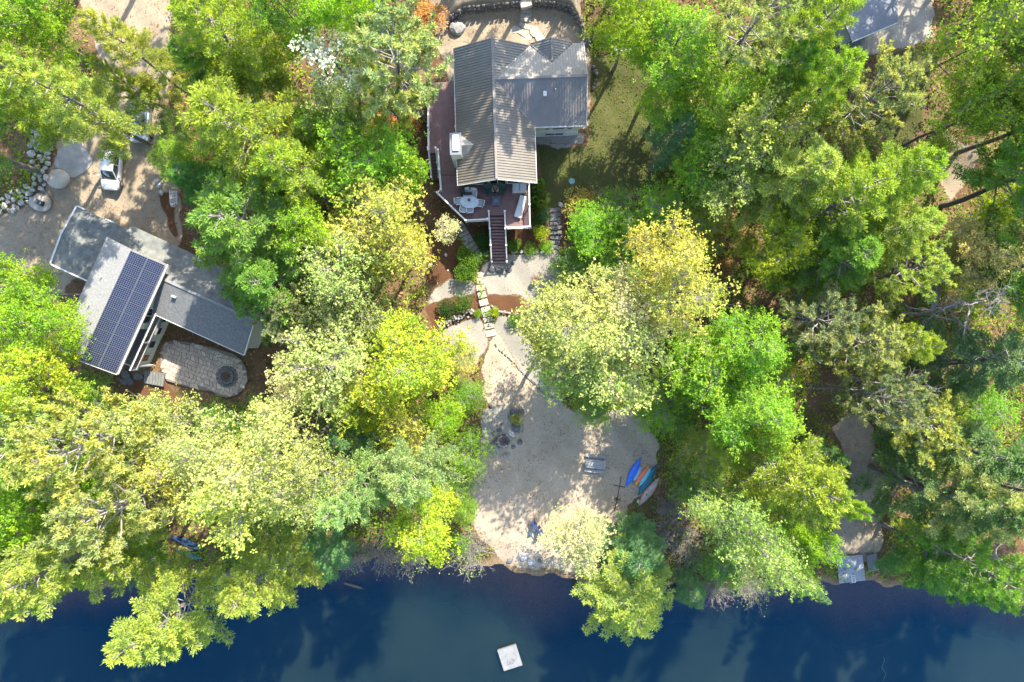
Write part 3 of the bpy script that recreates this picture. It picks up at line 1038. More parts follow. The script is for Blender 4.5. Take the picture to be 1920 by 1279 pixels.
a0, a1, a2, a3 = P(1619.6, 1040.5, .5), P(1637, 1036, .5), P(1647, 1063, .5), P(1628, 1070, .5)
cen = (a0 + a1 + a2 + a3) / 4
sd_ = thing('dock_section', 'small dark grey dock ramp section lying beside the square dock float', 'dock', (cen.x, cen.y, .45), math.atan2((a1 - a0).y, (a1 - a0).x) - .1)
MB().box((0, 0, .25), (.86, 1.4, .12)).build('frame', M_BLACK, sd_, local=True)
for k in range(9):
    MB().box((0, -.66 + .165 * k, .335), (.95, .155, .04)).build('plank', M_WEATHD, sd_, local=True)
MB().box((0, -.77, .33), (.97, .06, .09)).build('end_trim', M_WEATH, sd_, local=True)

q0, q1, q2, q3 = P(932, 1220, .4), P(967.6, 1208.6, .4), P(980.5, 1247.4, .4), P(944.3, 1260.3, .4)
cen = (q0 + q1 + q2 + q3) / 4
ang = math.atan2((q1 - q0).y, (q1 - q0).x)
rf = thing('swim_raft', 'square white swim raft floating out on the dark lake', 'raft', (cen.x, cen.y, -.1), ang)
M_RAFT = mat('raft_white', [(.25, (.17, .18, .19)), (.5, (.25, .255, .265)), (.75, (.32, .32, .325))], scale=2.2, rough=.6)
MB().box((0, 0, .2), (1.78, 1.95, .4)).build('float', M_WEATHD, rf, local=True)
for k in range(12):
    MB().box((-.836 + .152 * k, 0, .425), (.146, 2.02, .05)).build('plank', M_RAFT, rf, local=True)
rl = thing('raft_ladder', 'grey metal ladder standing at the edge of the white raft', 'ladder', rf.location + (Matrix.Rotation(ang, 3, 'Z') @ Vector((.3, -.1, .45))), ang)
for s in (-1, 1):
    MB().tube([(s * .22, -.1, 0), (s * .22, -.1, .55), (s * .22, .15, .62), (s * .22, .28, .4)], .02, 6).build('side_rail', M_FRAME, rl, local=True)
for k in range(3):
    MB().tube([(-.22, -.1, .12 + .18 * k), (.22, -.1, .12 + .18 * k)], .016, 6).build('rung', M_FRAME, rl, local=True)


def kayak(name, label, cat, pa, pb, z, beam, m, upside=False, cockpit=True, group=None, pw=1.9, height=.28, roll=0.0, tips=None):
    """a double-ended hull between two picture points"""
    a, b = P(*pa, z), P(*pb, z)
    c = (a + b) / 2
    L = (b - a).length
    rz = math.atan2((b - a).y, (b - a).x)
    gz = tz(c.x, c.y)
    t = thing(name, label, cat, (c.x, c.y, gz + .02), rz, group)
    rings = []
    n = 19
    RM = Matrix.Rotation(roll, 3, 'X')
    for i in range(n):
        u = -1 + 2 * i / (n - 1)
        w = max(.012, beam / 2 * (1 - abs(u) ** pw))
        rock = .10 * u * u
        if upside:   # keel up, flat gunwale down
            h = height * (1 - .55 * abs(u) ** 2.5)
            pr = [(-w, .02), (-w * .9, h * .55), (-w * .5, h * .92), (0, h), (w * .5, h * .92), (w * .9, h * .55), (w, .02)]
        else:
            dk_ = height + rock
            pr = [(-w * .5, rock * .6), (-w, dk_ * .62), (-w * .8, dk_ * .93), (0, dk_ + .035), (w * .8, dk_ * .93), (w, dk_ * .62), (w * .5, rock * .6)]
        rings.append([RM @ Vector((u * L / 2, y, zz)) + Vector((0, 0, abs(math.sin(roll)) * beam / 2)) for y, zz in pr])
    MB().loft(rings).build('hull', m, t, local=True, smooth=True)
    if cockpit and not upside:
        zt = height + .03
        cp = MB()
        pts = [(.42 * math.cos(k * math.pi / 10), beam * .27 * math.sin(k * math.pi / 10)) for k in range(20)]
        cp.prism(pts, zt - .06, zt + .012)
        o1 = cp.build('cockpit', M_BLACK, t, local=True)
        MB().tube([(x, y, zt + .02) for x, y in pts + pts[:1]], .022, 6, cap=False).build('coaming', m, o1, local=True)
        MB().box((-.2, 0, zt + .05), (.06, beam * .38, .16), M=Matrix.Rotation(R(-15), 3, 'Y')).build('seat_back', M_BLACK, o1, local=True)
    kk = MB()
    kk.bar((-L * .4, 0, height + .05 if upside else height + .1), (L * .4, 0, height + .05 if upside else height + .1), .018, .015) if not upside else kk.tube(
        [(u * L / 2, 0, height * (1 - .55 * abs(u) ** 2.5) + .006) for u in (-.85, -.5, 0, .5, .85)], .018, 5)
    if upside:
        kk.build('keel_strip', m, t, local=True)
    if tips:
        for s in (-1, 1):
            if tips[s]:
                rg = []
                for u in (.72, .82, .92, 1.0):
                    w = max(.015, beam / 2 * (1 - abs(u) ** pw)) + .008
                    h = height * (1 - .55 * abs(u) ** 2.5) + .01 if upside else height + .1 * u * u + .045
                    rg.append([Vector((s * u * L / 2, y, zz)) for y, zz in ((-w, .03), (-w * .9, h * .55), (-w * .5, h * .93), (0, h), (w * .5, h * .93), (w * .9, h * .55), (w, .03))])
                MB().loft(rg).build('end_band', tips[s], t, local=True, smooth=True)
    return t


def gloss(name, c, rough=.35):
    return mat(name, c, scale=2.5, rough=rough)


KG = 'small boats lying in a row at the beach edge'
kayak('kayak', 'bright blue kayak turned hull-up at the sand side of the boat row', 'kayak', (1203, 858), (1174, 915), 1.3, .78, gloss('blue_hull', (.02, .19, .95)), True, group=KG, pw=1.6)
kayak('paddle_board', 'pale blue board mostly hidden under the bright blue kayak', 'board', (1203, 876), (1189, 902), 1.15, .62, gloss('pale_blue_hull', (.36, .62, .76)), True, group=KG, pw=2.4, height=.16)
M_YEL = gloss('yellow_end', (1.0, .66, .07))
kayak('kayak', 'red and orange kayak with yellowish ends in the boat row', 'kayak', (1219, 873), (1192, 911), 1.3, .62, gloss('red_hull', (.98, .22, .09)), True, group=KG, pw=2.2, tips={1: M_YEL, -1: gloss('orange_end', (1.0, .36, .08))})
kayak('kayak', 'light turquoise kayak resting between the red one and the dark canoe', 'kayak', (1223, 876), (1199, 914), 1.35, .52, gloss('turquoise_hull', (.10, .66, .86)), True, group=KG, pw=2.4)
kayak('canoe', 'dark teal canoe turned hull-up at the boat row', 'canoe', (1233, 871), (1197, 930), 1.2, .86, gloss('teal_hull', (.012, .14, .19)), True, group=KG, pw=1.7)
kayak('canoe', 'faded pinkish brown canoe lying upside down nearest the woods', 'canoe', (1239, 895), (1197, 952), 1.2, .84, mat('faded_camo', [(.3, (.34, .24, .22)), (.5, (.56, .42, .39)), (.7, (.68, .54, .51))], scale=4, rough=.7), True, group=KG, pw=1.7)
KG2 = 'boats stored under the trees by the shore'
kayak('canoe', 'dark green canoe under the shore trees with a thin pale gunwale', 'canoe', (321, 1030), (380, 1050), 1.0, .8, gloss('green_hull', (.015, .13, .085)), True, group=KG2, pw=1.8)
kayak('kayak', 'mustard yellow kayak lying on the green canoe in the shade', 'kayak', (316, 1027), (360, 1034), 1.2, .55, mat('mustard_hull', (.42, .31, .09), rough=.5), True, group=KG2, pw=2.2)
kayak('kayak', 'teal grey kayak beside the yellow one in tree shade', 'kayak', (336, 1016), (383, 1029), 1.0, .62, gloss('teal_grey_hull', (.05, .15, .17)), False, group=KG2)
kayak('kayak', 'small deep blue kayak half hidden under shore trees', 'kayak', (322, 1006), (372, 1021), 1.0, .55, gloss('deep_blue_hull', (.02, .08, .24)), False, group=KG2)

bd = thing('shadow_frame', 'long dark frame with two crossbars made up for a shadow line on the sand', 'frame', G(1158, 925))  # solid frame made up for a dark line read as a rack's shadow
p0, p1 = G(1164.5, 893) + Vector((0, 0, .12)), G(1152, 958) + Vector((0, 0, .12))
MB().tube([p0, p0.lerp(p1, .5) + Vector((.04, 0, 0)), p1], .035, 6).build('pole', M_BLACK, bd)
for f, w in ((.28, .5), (.65, .38)):
    c = p0.lerp(p1, f)
    MB().tube([c + Vector((-w, .1, 0)), c + Vector((w, -.1, 0))], .03, 6).build('crossbar', M_BLACK, bd)
hub = p0.lerp(p1, .65)
MB().box(hub, (.22, .26, .1)).build('bracket', M_BLACK, bd)

BCH = 'navy beach chairs by the water'
chair('beach_chair', 'navy beach chair on open sand farther from the cream leafed tree', G(1000, 979), R(205), M_NAVY, M_BLACK, BCH, w=.46, lounge=True)
chair('beach_chair', 'navy beach chair half tucked under the cream leafed tree', G(1010, 990), R(215), M_NAVY, M_BLACK, BCH, w=.44, lounge=True)
bk = thing('pail_lid', 'pale aqua round lid lying on wet sand by beach chairs', 'lid', G(996, 1000))
MB().disc((0, 0), .2, .005, .04, 16).build('lid', mat('aqua_plastic', (.40, .56, .58), rough=.5), bk, local=True)
MB().disc((0, 0), .14, .04, .055, 16).build('raised_centre', mat('aqua_plastic_pale', (.46, .62, .64), rough=.5), bk, local=True)
lid = thing('septic_lid', 'round aqua green cover set in the lawn', 'cover', G(1072, 340))
M_LID = mat('lid_green', (.17, .36, .33), rough=.6)
MB().disc((0, 0), .28, .0, .07, 20).build('cover', M_LID, lid, local=True)
MB().disc((0, 0), .2, .07, .09, 20).build('raised_ring', M_LID, lid, local=True)
fp = thing('chiminea', 'round rusty fire bowl on a stand on the gravel', 'fire bowl', G(1003, 525))
MB().loft([[(r_ * math.cos(k * math.pi / 7), r_ * math.sin(k * math.pi / 7), z) for k in range(14)] for r_, z in ((.12, .35), (.24, .5), (.27, .62), (.22, .66), (.17, .62), (.1, .55))]).build('bowl', M_BARE, fp, local=True, smooth=True)
for k in range(3):
    t_ = k * 2.09
    MB().tube([(.16 * math.cos(t_), .16 * math.sin(t_), .45), (.26 * math.cos(t_), .26 * math.sin(t_), 0)], .02, 5).build('leg', M_RUST, fp, local=True)
rp = thing('rope', 'thin pale rope floating on the dark water', 'rope', P(1657, 1240, 0))
MB().tube([P(1655 + 3 * math.sin(i * 1.1) + i * .4, 1231 + i * 4.6, .012) for i in range(11)], .013, 5).build('strand', M_WEATHD, rp)
sk = thing('sunken_log', 'submerged pale log in the dark water off the shrubs', 'log', P(664, 1100, -.04))
MB().tube([P(645, 1093, .03), P(665, 1099, .0), P(690, 1106, -.12)], [.1, .12, .06], 7).build('log', mat('wet_log', (.15, .12, .08), rough=.8), sk)

# ================================================================== the grey house with solar panels
LO = Vector((-30.78, 7.41, 0))
LROT = math.atan2(-.415, .91)
lh = thing('grey_house', 'grey shingled house with solar panels and a low wing', 'house', LO, LROT)
# local frame: x along u (to the right), y = -v
mbw = MB()
mbw.prism([(-2.3, -.3), (2.3, -.3), (2.3, -6.0), (1.0, -6.0), (1.0, -9.5), (-2.3, -9.5)], 1.5, 8.05)
mbw.prism([(1.0, -6.0), (2.3, -6.0), (2.3, -9.5), (1.0, -9.5)], 1.5, 5.3)
mbw.prism([(-6.8, .75), (10.5, .75), (10.5, -4.05), (-6.8, -4.05)], 1.5, 6.25)
for yy in (-.3, -9.35):
    mbw.add([(-2.3, yy, 8.0), (2.3, yy, 8.0), (0, yy, 8.85), (-2.3, yy - .15, 8.0), (2.3, yy - .15, 8.0), (0, yy - .15, 8.85)],
            [(2, 1, 0), (3, 4, 5), (0, 3, 5, 2), (1, 2, 5, 4), (0, 1, 4, 3)])
mbw.add([(10.4, .75, 6.2), (10.4, -4.05, 6.2), (10.4, -1.3, 7.25), (10.5, .75, 6.2), (10.5, -4.05, 6.2), (10.5, -1.3, 7.25)],
        [(0, 1, 2), (5, 4, 3), (0, 3, 4, 1), (1, 4, 5, 2), (2, 5, 3, 0)])
mbw.build('wall', mat('ivory_siding', (.84, .82, .72), scale=2, rough=.7), lh, local=True)
ZE2, ZR2 = 8.1, 8.95
for nm, poly, m_ in (
    ('roof', [(-2.72, 0, ZE2), (0, 0, ZR2), (0, -9.87, ZR2), (-2.72, -9.87, ZE2)], M_SHINGLE),
    ('roof', [(0, 0, ZR2), (2.72, 0, ZE2), (2.72, -9.87, ZE2), (0, -9.87, ZR2)], M_SHINGLE),
    ('wing_roof', [(2.32, -1.3, 7.42), (10.9, -1.3, 7.42), (10.9, -4.45, 6.3), (2.32, -4.45, 6.3)], M_SHINGLEW),
    ('wing_roof', [(-2.3, 1.55, 6.3), (10.9, 1.55, 6.3), (10.9, -1.3, 7.42), (-2.3, -1.3, 7.42)], M_SHINGLED),
    ('garage_roof', [(-7.15, 1.1, 6.3), (-2.32, 1.1, 6.3), (-2.32, -1.55, 6.62), (-7.15, -1.55, 6.62)], M_SHINGLED),
    ('garage_roof', [(-7.15, -1.55, 6.62), (-2.32, -1.55, 6.62), (-2.32, -4.2, 6.3), (-7.15, -4.2, 6.3)], M_SHINGLED),
):
    MB().slab(poly, .14).build(nm, m_, lh, local=True)
f = MB()
f.bar((-7.2, 1.14, 6.24), (-7.2, -1.55, 6.56), .14, .2)
f.bar((-7.2, -1.55, 6.56), (-7.2, -4.24, 6.24), .14, .2)
f.bar((-7.15, -4.26, 6.24), (-2.75, -4.26, 6.24), .12, .2)
f.bar((-7.15, 1.16, 6.24), (-6.4, 1.16, 6.24), .1, .18)
f.bar((-4.5, 1.16, 6.24), (-3.7, 1.16, 6.24), .1, .18)
f.bar((2.77, 0, 8.0), (2.77, -9.87, 8.0), .09, .16)
f.bar((-2.72, -9.92, 8.05), (0, -9.92, 8.88), .08, .18)
f.bar((0, -9.92, 8.88), (2.72, -9.92, 8.05), .08, .18)
f.bar((10.95, 1.55, 6.24), (10.95, -1.3, 7.36), .08, .2)
f.bar((10.95, -1.3, 7.36), (10.95, -4.45, 6.24), .08, .2)
f.bar((2.4, -4.49, 6.24), (10.9, -4.49, 6.24), .06, .14)
f.build('fascia', M_WHITE, lh, local=True)
MB().bar((0, .02, ZR2 + .02), (0, -9.9, ZR2 + .02), .22, .04).build('ridge_cap', M_SHINGLE, lh, local=True)
MB().bar((2.4, -1.3, 7.44), (10.9, -1.3, 7.44), .22, .04).build('ridge_cap', M_SHINGLE, lh, local=True)
for x, y in ((-1.5, -3.1), (-1.45, -5.6)):
    zz = ZE2 + (x + 2.72) / 2.72 * (ZR2 - ZE2)
    MB().bar((x, y, zz), (x, y, zz + .3), .09).build('vent_pipe', M_WHITE, lh, local=True)
MB().box((3.9, -2.3, 7.2), (.38, .14, .22)).build('vent_pipe', M_WHITE, lh, local=True)
# solar panels on the right-hand slope
sl = math.atan2(ZR2 - ZE2, 2.72)
Mx = Matrix.Rotation(sl, 3, 'Y')
L_s = math.hypot(2.72, ZR2 - ZE2)
pw_, ph_ = 1.33, .95
for cI in range(2):
    for r_ in range(10):
        s_ = .06 + pw_ / 2 + cI * (pw_ + .045)
        cpos = Vector((s_ * math.cos(sl), -.12 - (r_ + .5) * (ph_ + .018), ZR2 - s_ * math.sin(sl) + .12))
        me = MB().box((0, 0, 0), (pw_, ph_, .035))
        o = me.build('solar_panel', M_SOLAR, lh, local=True)
        o.location = cpos
        o.rotation_euler = (0, sl, 0)
        fr = MB()
        fr.box((0, ph_ / 2, .004), (pw_ + .02, .022, .044)); fr.box((0, -ph_ / 2, .004), (pw_ + .02, .022, .044))
        fr.box((pw_ / 2, 0, .004), (.022, ph_ - .024, .044)); fr.box((-pw_ / 2, 0, .004), (.022, ph_ - .024, .044))
        fo = fr.build('panel_frame', M_PFRAME, o, local=True)
# balcony and its rail on the patio side
MB().box((1.9, -7.75, 5.36), (1.75, 3.5, .12)).build('balcony_floor', mat('purple_grey_boards', (.16, .145, .175), scale=6, stretch=(8, .5, 1)), lh, local=True)
br_ = MB()
br_.box((2.72, -7.0, 5.35), (.1, 5.3, .26))
br_.box((2.72, -7.0, 6.4), (.16, 5.3, .07))
br_.box((1.85, -9.52, 5.35), (1.8, .1, .24))
for k in range(3):
    br_.box((2.72, -4.5 - 2.55 * k, 5.9), (.12, .12, 1.05))
br_.build('balcony_rail', M_WHITE, lh, local=True)
bb = MB()
for k in range(38):
    bb.box((2.72, -4.5 - .135 * k, 5.92), (.035, .035, .9))
bb.build('baluster', M_TAN, lh, local=True, kind='stuff')
MB().box((2.68, -5.3, 5.25), (.55, 1.9, .1)).build('balcony_walkway', M_WEATHD, lh, local=True)
window(lh, (2.3, -4.75, 6.6), 1.5, 1.3, (0, -1, 0), (1, 0, 0), panes=2)
window(lh, (1.0, -7.8, 6.5), 2.4, 1.9, (0, -1, 0), (1, 0, 0), name='sliding_door', panes=2)
for y in (-4.9, -6.1, -7.4, -8.7):
    window(lh, (2.3, y, 3.9), .8, 1.2, (0, -1, 0), (1, 0, 0), panes=1)
MB().box((2.7, -9.3, 4.1), (.14, .14, 2.4)).build('support_post', M_WHITE, lh, local=True)

# ================================================================== flagstone patio
pcor = [(301, 655), (312, 640), (345, 640), (395, 650), (440, 664), (455, 676), (463, 690), (466, 705), (463, 720), (455, 733), (442, 742), (427, 745), (412, 742), (400, 734), (365, 729), (315, 714), (302, 690)]
pp = [tuple(G(a, b, .05)[:2]) for a, b in pcor]
patio = MB()
pz = max(tz(*p) for p in pp) + .06
patio.prism(pp, pz - .6, pz - .025)
pat_o = patio.build('patio', mat('patio_joint_sand', (.24, .20, .165), scale=10, rough=.95, coord='world'))
pat_o['kind'] = 'structure'
M_PAV = [mat('paver_stone', c, scale=3, rough=.9, coord='world', bump=.2) for c in ((.50, .42, .345), (.58, .49, .40), (.43, .36, .305), (.54, .43, .34))]
rnd = random.Random(4)
x0, x1 = min(p[0] for p in pp), max(p[0] for p in pp)
y0, y1 = min(p[1] for p in pp), max(p[1] for p in pp)
SP_ = .385
nx_, ny_ = int((x1 - x0) / SP_) + 2, int((y1 - y0) / SP_) + 2
ca, sa = math.cos(-.35), math.sin(-.35)
nodes = {}
mx_, my_ = (x0 + x1) / 2, (y0 + y1) / 2
NR = 24
for i in range(-NR, NR + 1):
    for j in range(-NR, NR + 1):
        a = (i + (.5 if j % 2 else 0) + rnd.uniform(-.26, .26)) * SP_
        b = (j + rnd.uniform(-.22, .22)) * SP_
        nodes[i, j] = (mx_ + ca * a - sa * b, my_ + sa * a + ca * b)
npv = 0
for i in range(-NR, NR):
    for j in range(-NR, NR):
        q = [nodes[i, j], nodes[i + 1, j], nodes[i + 1, j + 1], nodes[i, j + 1]]
        c = (sum(p[0] for p in q) / 4, sum(p[1] for p in q) / 4)
        if in_poly(np.array([c[0]]), np.array([c[1]]), pp)[0] < .12:
            continue
        q2_ = [(c[0] + (p[0] - c[0]) * .91, c[1] + (p[1] - c[1]) * .91) for p in q]
        h = rnd.uniform(-.008, .012)
        MB().prism(q2_, pz - .03, pz + .02 + h).build('paver', rnd.choice(M_PAV), pat_o)
        npv += 1

# fire pit ring on the patio
fpc = P(426, 706, pz)
fpit = thing('fire_pit', 'round dark stone fire pit on the flagstone patio', 'fire pit', (fpc.x, fpc.y, pz + .02))
for k in range(14):
    a = k * 2 * math.pi / 14
    MB().box((.56 * math.cos(a), .56 * math.sin(a), .13), (.24, .3, .26), rz=a).build('ring_stone', M_STONED, fpit, local=True, bevel=.03)
    MB().box((.85 * math.cos(a + .2), .85 * math.sin(a + .2), .025), (.26, .35, .05), rz=a + .2).build('apron_stone', M_STONED, fpit, local=True)
MB().disc((0, 0), .46, 0, .06, 16).build('ash_bed', M_ASH, fpit, local=True)
for k in range(4):
    a = k * .8
    MB().tube([(.3 * math.cos(a), .3 * math.sin(a), .1), (-.28 * math.cos(a), -.28 * math.sin(a), .2)], .05, 6).build('log', M_LOG, fpit, local=True)
for n_, (a, b) in enumerate(((408, 668), (412, 667))):
    p = P(a, b, pz)
    bt = thing('boot', ('left' if n_ == 0 else 'right') + ' one of two pale small shoes on the flagstones by the wing wall', 'shoe', (p.x, p.y, pz + .02), R(20), 'pair of pale shoes on the patio')
    MB().loft([[(x, y * w, z) for y, z in ((-.05, 0), (.05, 0), (.045, h), (-.045, h))] for x, w, h in ((-.13, .7, .1), (-.05, .9, .1), (.06, 1, .07), (.14, .6, .04))]).build('upper', M_WHITE, bt, local=True)
# timber steps and slate slabs by the balcony
tsp = G(292, 708)
ts = thing('timber_steps', 'weathered timber steps between patio and the bare yard', 'steps', tsp, R(-5))
for k in range(7):
    MB().box((-.85 + .28 * k, -.02 * k, .06 + .05 * k), (.22, 1.15, .16)).build('timber', M_WEATHD, ts, local=True)
for a, b, s in ((236, 704, .5), (243, 715, .45), (258, 706, .5), (232, 716, .4)):
    p = G(a, b)
    sl_ = thing('slate_slab', 'grey slate slab set in bare soil below the balcony corner', 'slab', p, rnd.uniform(0, 3), 'slate slabs below the balcony')
    MB().prism([(s * math.cos(t_) * rnd.uniform(.8, 1.1), s * .8 * math.sin(t_) * rnd.uniform(.8, 1.1)) for t_ in np.arange(0, 6.2, 1.05)], -.05, .06).build('slab', M_STONED, sl_, local=True)
bx = thing('trash_bin', 'black bin standing at the end gable of the low wing', 'bin', G(474, 645, 0))
MB().loft([[(r_ * math.cos(k * math.pi / 7), r_ * math.sin(k * math.pi / 7), z) for k in range(14)] for r_, z in ((.26, 0), (.33, .9), (.36, .92), (.36, .98), (.2, 1.08))]).build('body', M_BLACK, bx, local=True)

# ================================================================== neighbour's roof, top right
nb = thing('neighbour_house', 'blue grey roofed house cut off by the top edge of picture', 'house', P(1630, -40, 4.8))
r0, r1, r2, r3 = P(1683, 42, 8.2), P(1598, 78, 8.2), P(1520, -110, 8.9), P(1683, -140, 8.9)
MB().slab([r0, r3, r2, r1], .16).build('roof', mat('blue_grey_shingles', [(.3, (.17, .185, .22)), (.7, (.26, .275, .315))], scale=3, rough=.85, bump=.2), nb)
w0_, w1_ = P(1660, 46, 7.6), P(1601, 72, 7.6)
dwn = (w1_ - w0_).normalized()
nrm_ = Vector((-dwn.y, dwn.x, 0))
if nrm_.y > 0:
    nrm_ = -nrm_
cs = [(w0_ + nrm_ * -.4), (w1_ + nrm_ * -.4), (w1_ + nrm_ * -9), (w0_ + nrm_ * -9)]
MB().prism([(p.x, p.y) for p in cs], 3.5, 7.9).build('wall', mat('blue_grey_siding', (.42, .46, .50), scale=2), nb)
fb2 = MB(); fb2.bar(r0 + Vector((0, 0, -.1)), r1 + Vector((0, 0, -.1)), .1, .2); fb2.build('fascia', M_WHITE, nb)
inv = mw(nb).inverted()
for k, f_ in enumerate((.3, .62)):
    c = cs[0].lerp(cs[1], f_)
    window(nb, inv @ Vector((c.x, c.y, 6.4)), 1.0, 1.1, dwn, nrm_, panes=1)
pr = MB()
c = cs[0].lerp(cs[1], .75) + nrm_ * .7
pr.box((c.x, c.y, 5.0), (2.6, 1.1, .12), rz=math.atan2(dwn.y, dwn.x))
pr.build('porch', M_WEATHD, nb)

# ================================================================== stones
def rock_mesh(name, seed, m, sub=2, flat=.75, rough=.22):
    import bmesh
    bm = bmesh.new()
    bmesh.ops.create_icosphere(bm, subdivisions=sub, radius=1.0)
    r_ = random.Random(seed)
    dirs = [(Vector((r_.gauss(0, 1), r_.gauss(0, 1), r_.gauss(0, 1))).normalized(), r_.uniform(.55, .92)) for _ in range(9)]
    for v in bm.verts:
        n = v.co.normalized()
        k = 1.0
        for d, h in dirs:
            dt = n.dot(d)
            if dt > 0:
                k = min(k, h / dt) if h / dt < k else k
        k *= 1 + rough * .25 * math.sin(5 * n.x + seed) * math.sin(4 * n.y + seed * 2) * math.sin(6 * n.z)
        v.co = n * k
        v.co.z *= flat
    me = bpy.data.meshes.new(name)
    bm.to_mesh(me)
    bm.free()
    me.materials.append(m)
    return me


RK_S = [rock_mesh('boulder', i, M_STONEP, 1) for i in range(6)]
RK_G = [rock_mesh('boulder', i + 20, M_STONE, 2) for i in range(5)]
RK_D = [rock_mesh('boulder', i + 40, M_STONED, 2) for i in range(4)]
RK_P = [rock_mesh('boulder', i + 60, M_STONEP, 2, flat=.45) for i in range(4)]
RK_T = [rock_mesh('boulder', i + 70, M_SANDS, 3, flat=.32, rough=.5) for i in range(2)]
for me in RK_T:
    for v in me.vertices:      # worn round
        n = Vector((v.co.x, v.co.y, v.co.z / .32)).normalized()
        v.co = v.co * .35 + Vector((n.x, n.y, n.z * .32)) * .55
    me.polygons.foreach_set('use_smooth', np.ones(len(me.polygons), dtype=bool))
RK_R = [rock_mesh('stone', i + 90, M_STONED, 1, flat=.9) for i in range(5)]  # retaining wall stones: dark colour carries the shade of the wall face
RK_C = [rock_mesh('stone', i + 80, M_STONE, 1) for i in range(5)]


def put(name, me, loc, s, rz, parent=None, label=None, cat=None, group=None):
    o = bpy.data.objects.new(name, me)
    COL.objects.link(o)
    if parent is not None:
        loc = mw(parent).inverted() @ Vector(loc)
        o.parent = parent
        rz -= mw(parent).to_euler().z
    o.location = loc
    o.scale = s if isinstance(s, tuple) else (s, s, s)
    o.rotation_euler = (0, 0, rz)
    return tag(o, label, cat, group)


# boulder wall at the left edge of the drive
rr = random.Random(9)
bwp = G(70, 320)
bw = thing('boulder_wall', 'wall of pale heaped boulders along the left bank of driveway', 'stone wall', bwp)
BWL = [[(58, 228), (84, 226), (98, 262), (94, 300), (86, 340), (66, 350), (60, 300), (56, 260)], [(66, 340), (92, 330), (88, 352), (62, 378), (30, 396), (-30, 402), (-30, 376), (10, 366), (40, 352)]]
placed = []
for poly in BWL:
    xs_ = [p[0] for p in poly]; ys_ = [p[1] for p in poly]
    for _ in range(1500):
        a, b = rr.uniform(min(xs_), max(xs_)), rr.uniform(min(ys_), max(ys_))
        if in_poly(np.array([a]), np.array([b]), poly)[0] < 0:
            continue
        rad = rr.uniform(4.2, 7.5)
        if any((a - p[0]) ** 2 + (b - p[1]) ** 2 < (.82 * (rad + p[2])) ** 2 for p in placed):
            continue
        placed.append((a, b, rad))
for a, b, rad in placed:
    p = G(a, b)
    s = rad / 20 * 1.12
    put('boulder', rr.choice(RK_S), (p.x, p.y, p.z + s * .35), (s, s * rr.uniform(.8, 1.1), s * .9), rr.uniform(0, 6), bw)

# single boulders
for (a, b, s, me, lab, gname) in (
    (88, 276, .62, RK_S[0], 'big pale boulder standing apart beside the boulder wall', None),
    (94, 242, .5, RK_S[1], 'pale upright boulder above the boulder wall, under pine boughs', None),
    (110, 336, 1.25, RK_T[0], 'large smooth tan stone slab lying beside the boulder wall', None),
    (77, 381, 1.15, RK_T[1], 'smooth tan stone slab with a black box on top', None),
    (860, 53, .9, RK_G[0], 'big weathered boulder in the curved bed behind the brown-roofed house', None),
    (1158, 92, .62, RK_P[0], 'larger flat pale boulder at the top edge of the lawn', None),
    (1179, 94, .42, RK_P[1], 'smaller flat pale boulder at the lawn top, right of the larger one', None),
    (1052, 384, .32, RK_P[2], 'pale boulder at the head of the rough stone steps', None),
    (980, 1043, .55, RK_P[3], 'long flat pale rock at the edge of the water', None),
    (996, 1053, .5, RK_P[1], 'rounded pale rock lying in the shallow water', None),
    (988, 1040, .25, RK_G[1], 'small grey rock between the two pale shore rocks', None),
    (955, 1052, .3, RK_D[0], 'low dark rock in the shallows left of pale shore rocks', None),
    (1012, 1050, .3, RK_D[1], 'low dark rock in the shallows right of pale shore rocks', None),
    (922, 759, .36, RK_D[2], 'bluish rock at the shrub edge above the beach fire ring', None),
    (925, 842, .6, RK_G[2], 'broad grey rock left of the beach fire ring', None),
    (949, 853, .42, RK_G[3], 'grey rock on the sand below the beach fire ring', None),
    (975, 828, .36, RK_D[3], 'dark rock on the sand right of the beach fire ring', None),
    (958, 814, .42, RK_P[2], 'pale square rock touching the beach fire ring', None),
    (964, 772, .5, RK_D[0], 'dark rock under the small bush on the beach, upper side', None),
    (969, 801, .55, RK_D[1], 'dark rock under the small bush on the beach, fire ring side', None),
    (978, 770, .35, RK_D[2], 'small dark rock on the sand side of the beach bush', None),
    (958, 781, .4, RK_D[3], 'dark rock on the gravel side of the beach bush', None),
    (297, 340, .3, RK_S[2], 'upper white rock at the driveway shrub border', None), (299, 348, .36, RK_S[3], 'middle white rock at the driveway shrub border', None), (303, 362, .3, RK_S[4], 'lower white rock at the driveway shrub border', None),
    (922, 504, .42, RK_D[0], 'flat dark stone at the left foot of deck stairs', None), (938, 506, .46, RK_D[1], 'flat dark stone at the middle foot of deck stairs', None),
    (954, 503, .44, RK_D[2], 'flat dark stone at the right foot of deck stairs', None), (962, 492, .26, RK_D[3], 'small dark stone beside the right foot of deck stairs', None),
    (1197, 940, .26, RK_S[2], 'pale rock between the dark canoe and the pinkish canoe', None),
    (836, 478, .2, RK_P[0], 'small pale rock in the mulch under the silvery sapling', None), (808, 498, .3, RK_G[4], 'grey rock at the left edge of the mulch bed', None),
    (840, 507, .13, RK_S[5], 'tiny white rock in the mulch beside the bright shrub', None),
):
    p = G(a, b)
    put('boulder', me, (p.x, p.y, p.z + s * .14), (s, s * .8, s * .8), rr.uniform(0, 6), None, lab, 'rock')
bxp = P(77, 381, tz(*G(77, 381)[:2]) + .5)
bbx = thing('equipment_box', 'black plastic box resting on a smooth tan stone', 'box', bxp, R(-25))
MB().box((0, 0, .16), (.62, .42, .34)).build('case', M_BLACK, bbx, local=True, bevel=.04)
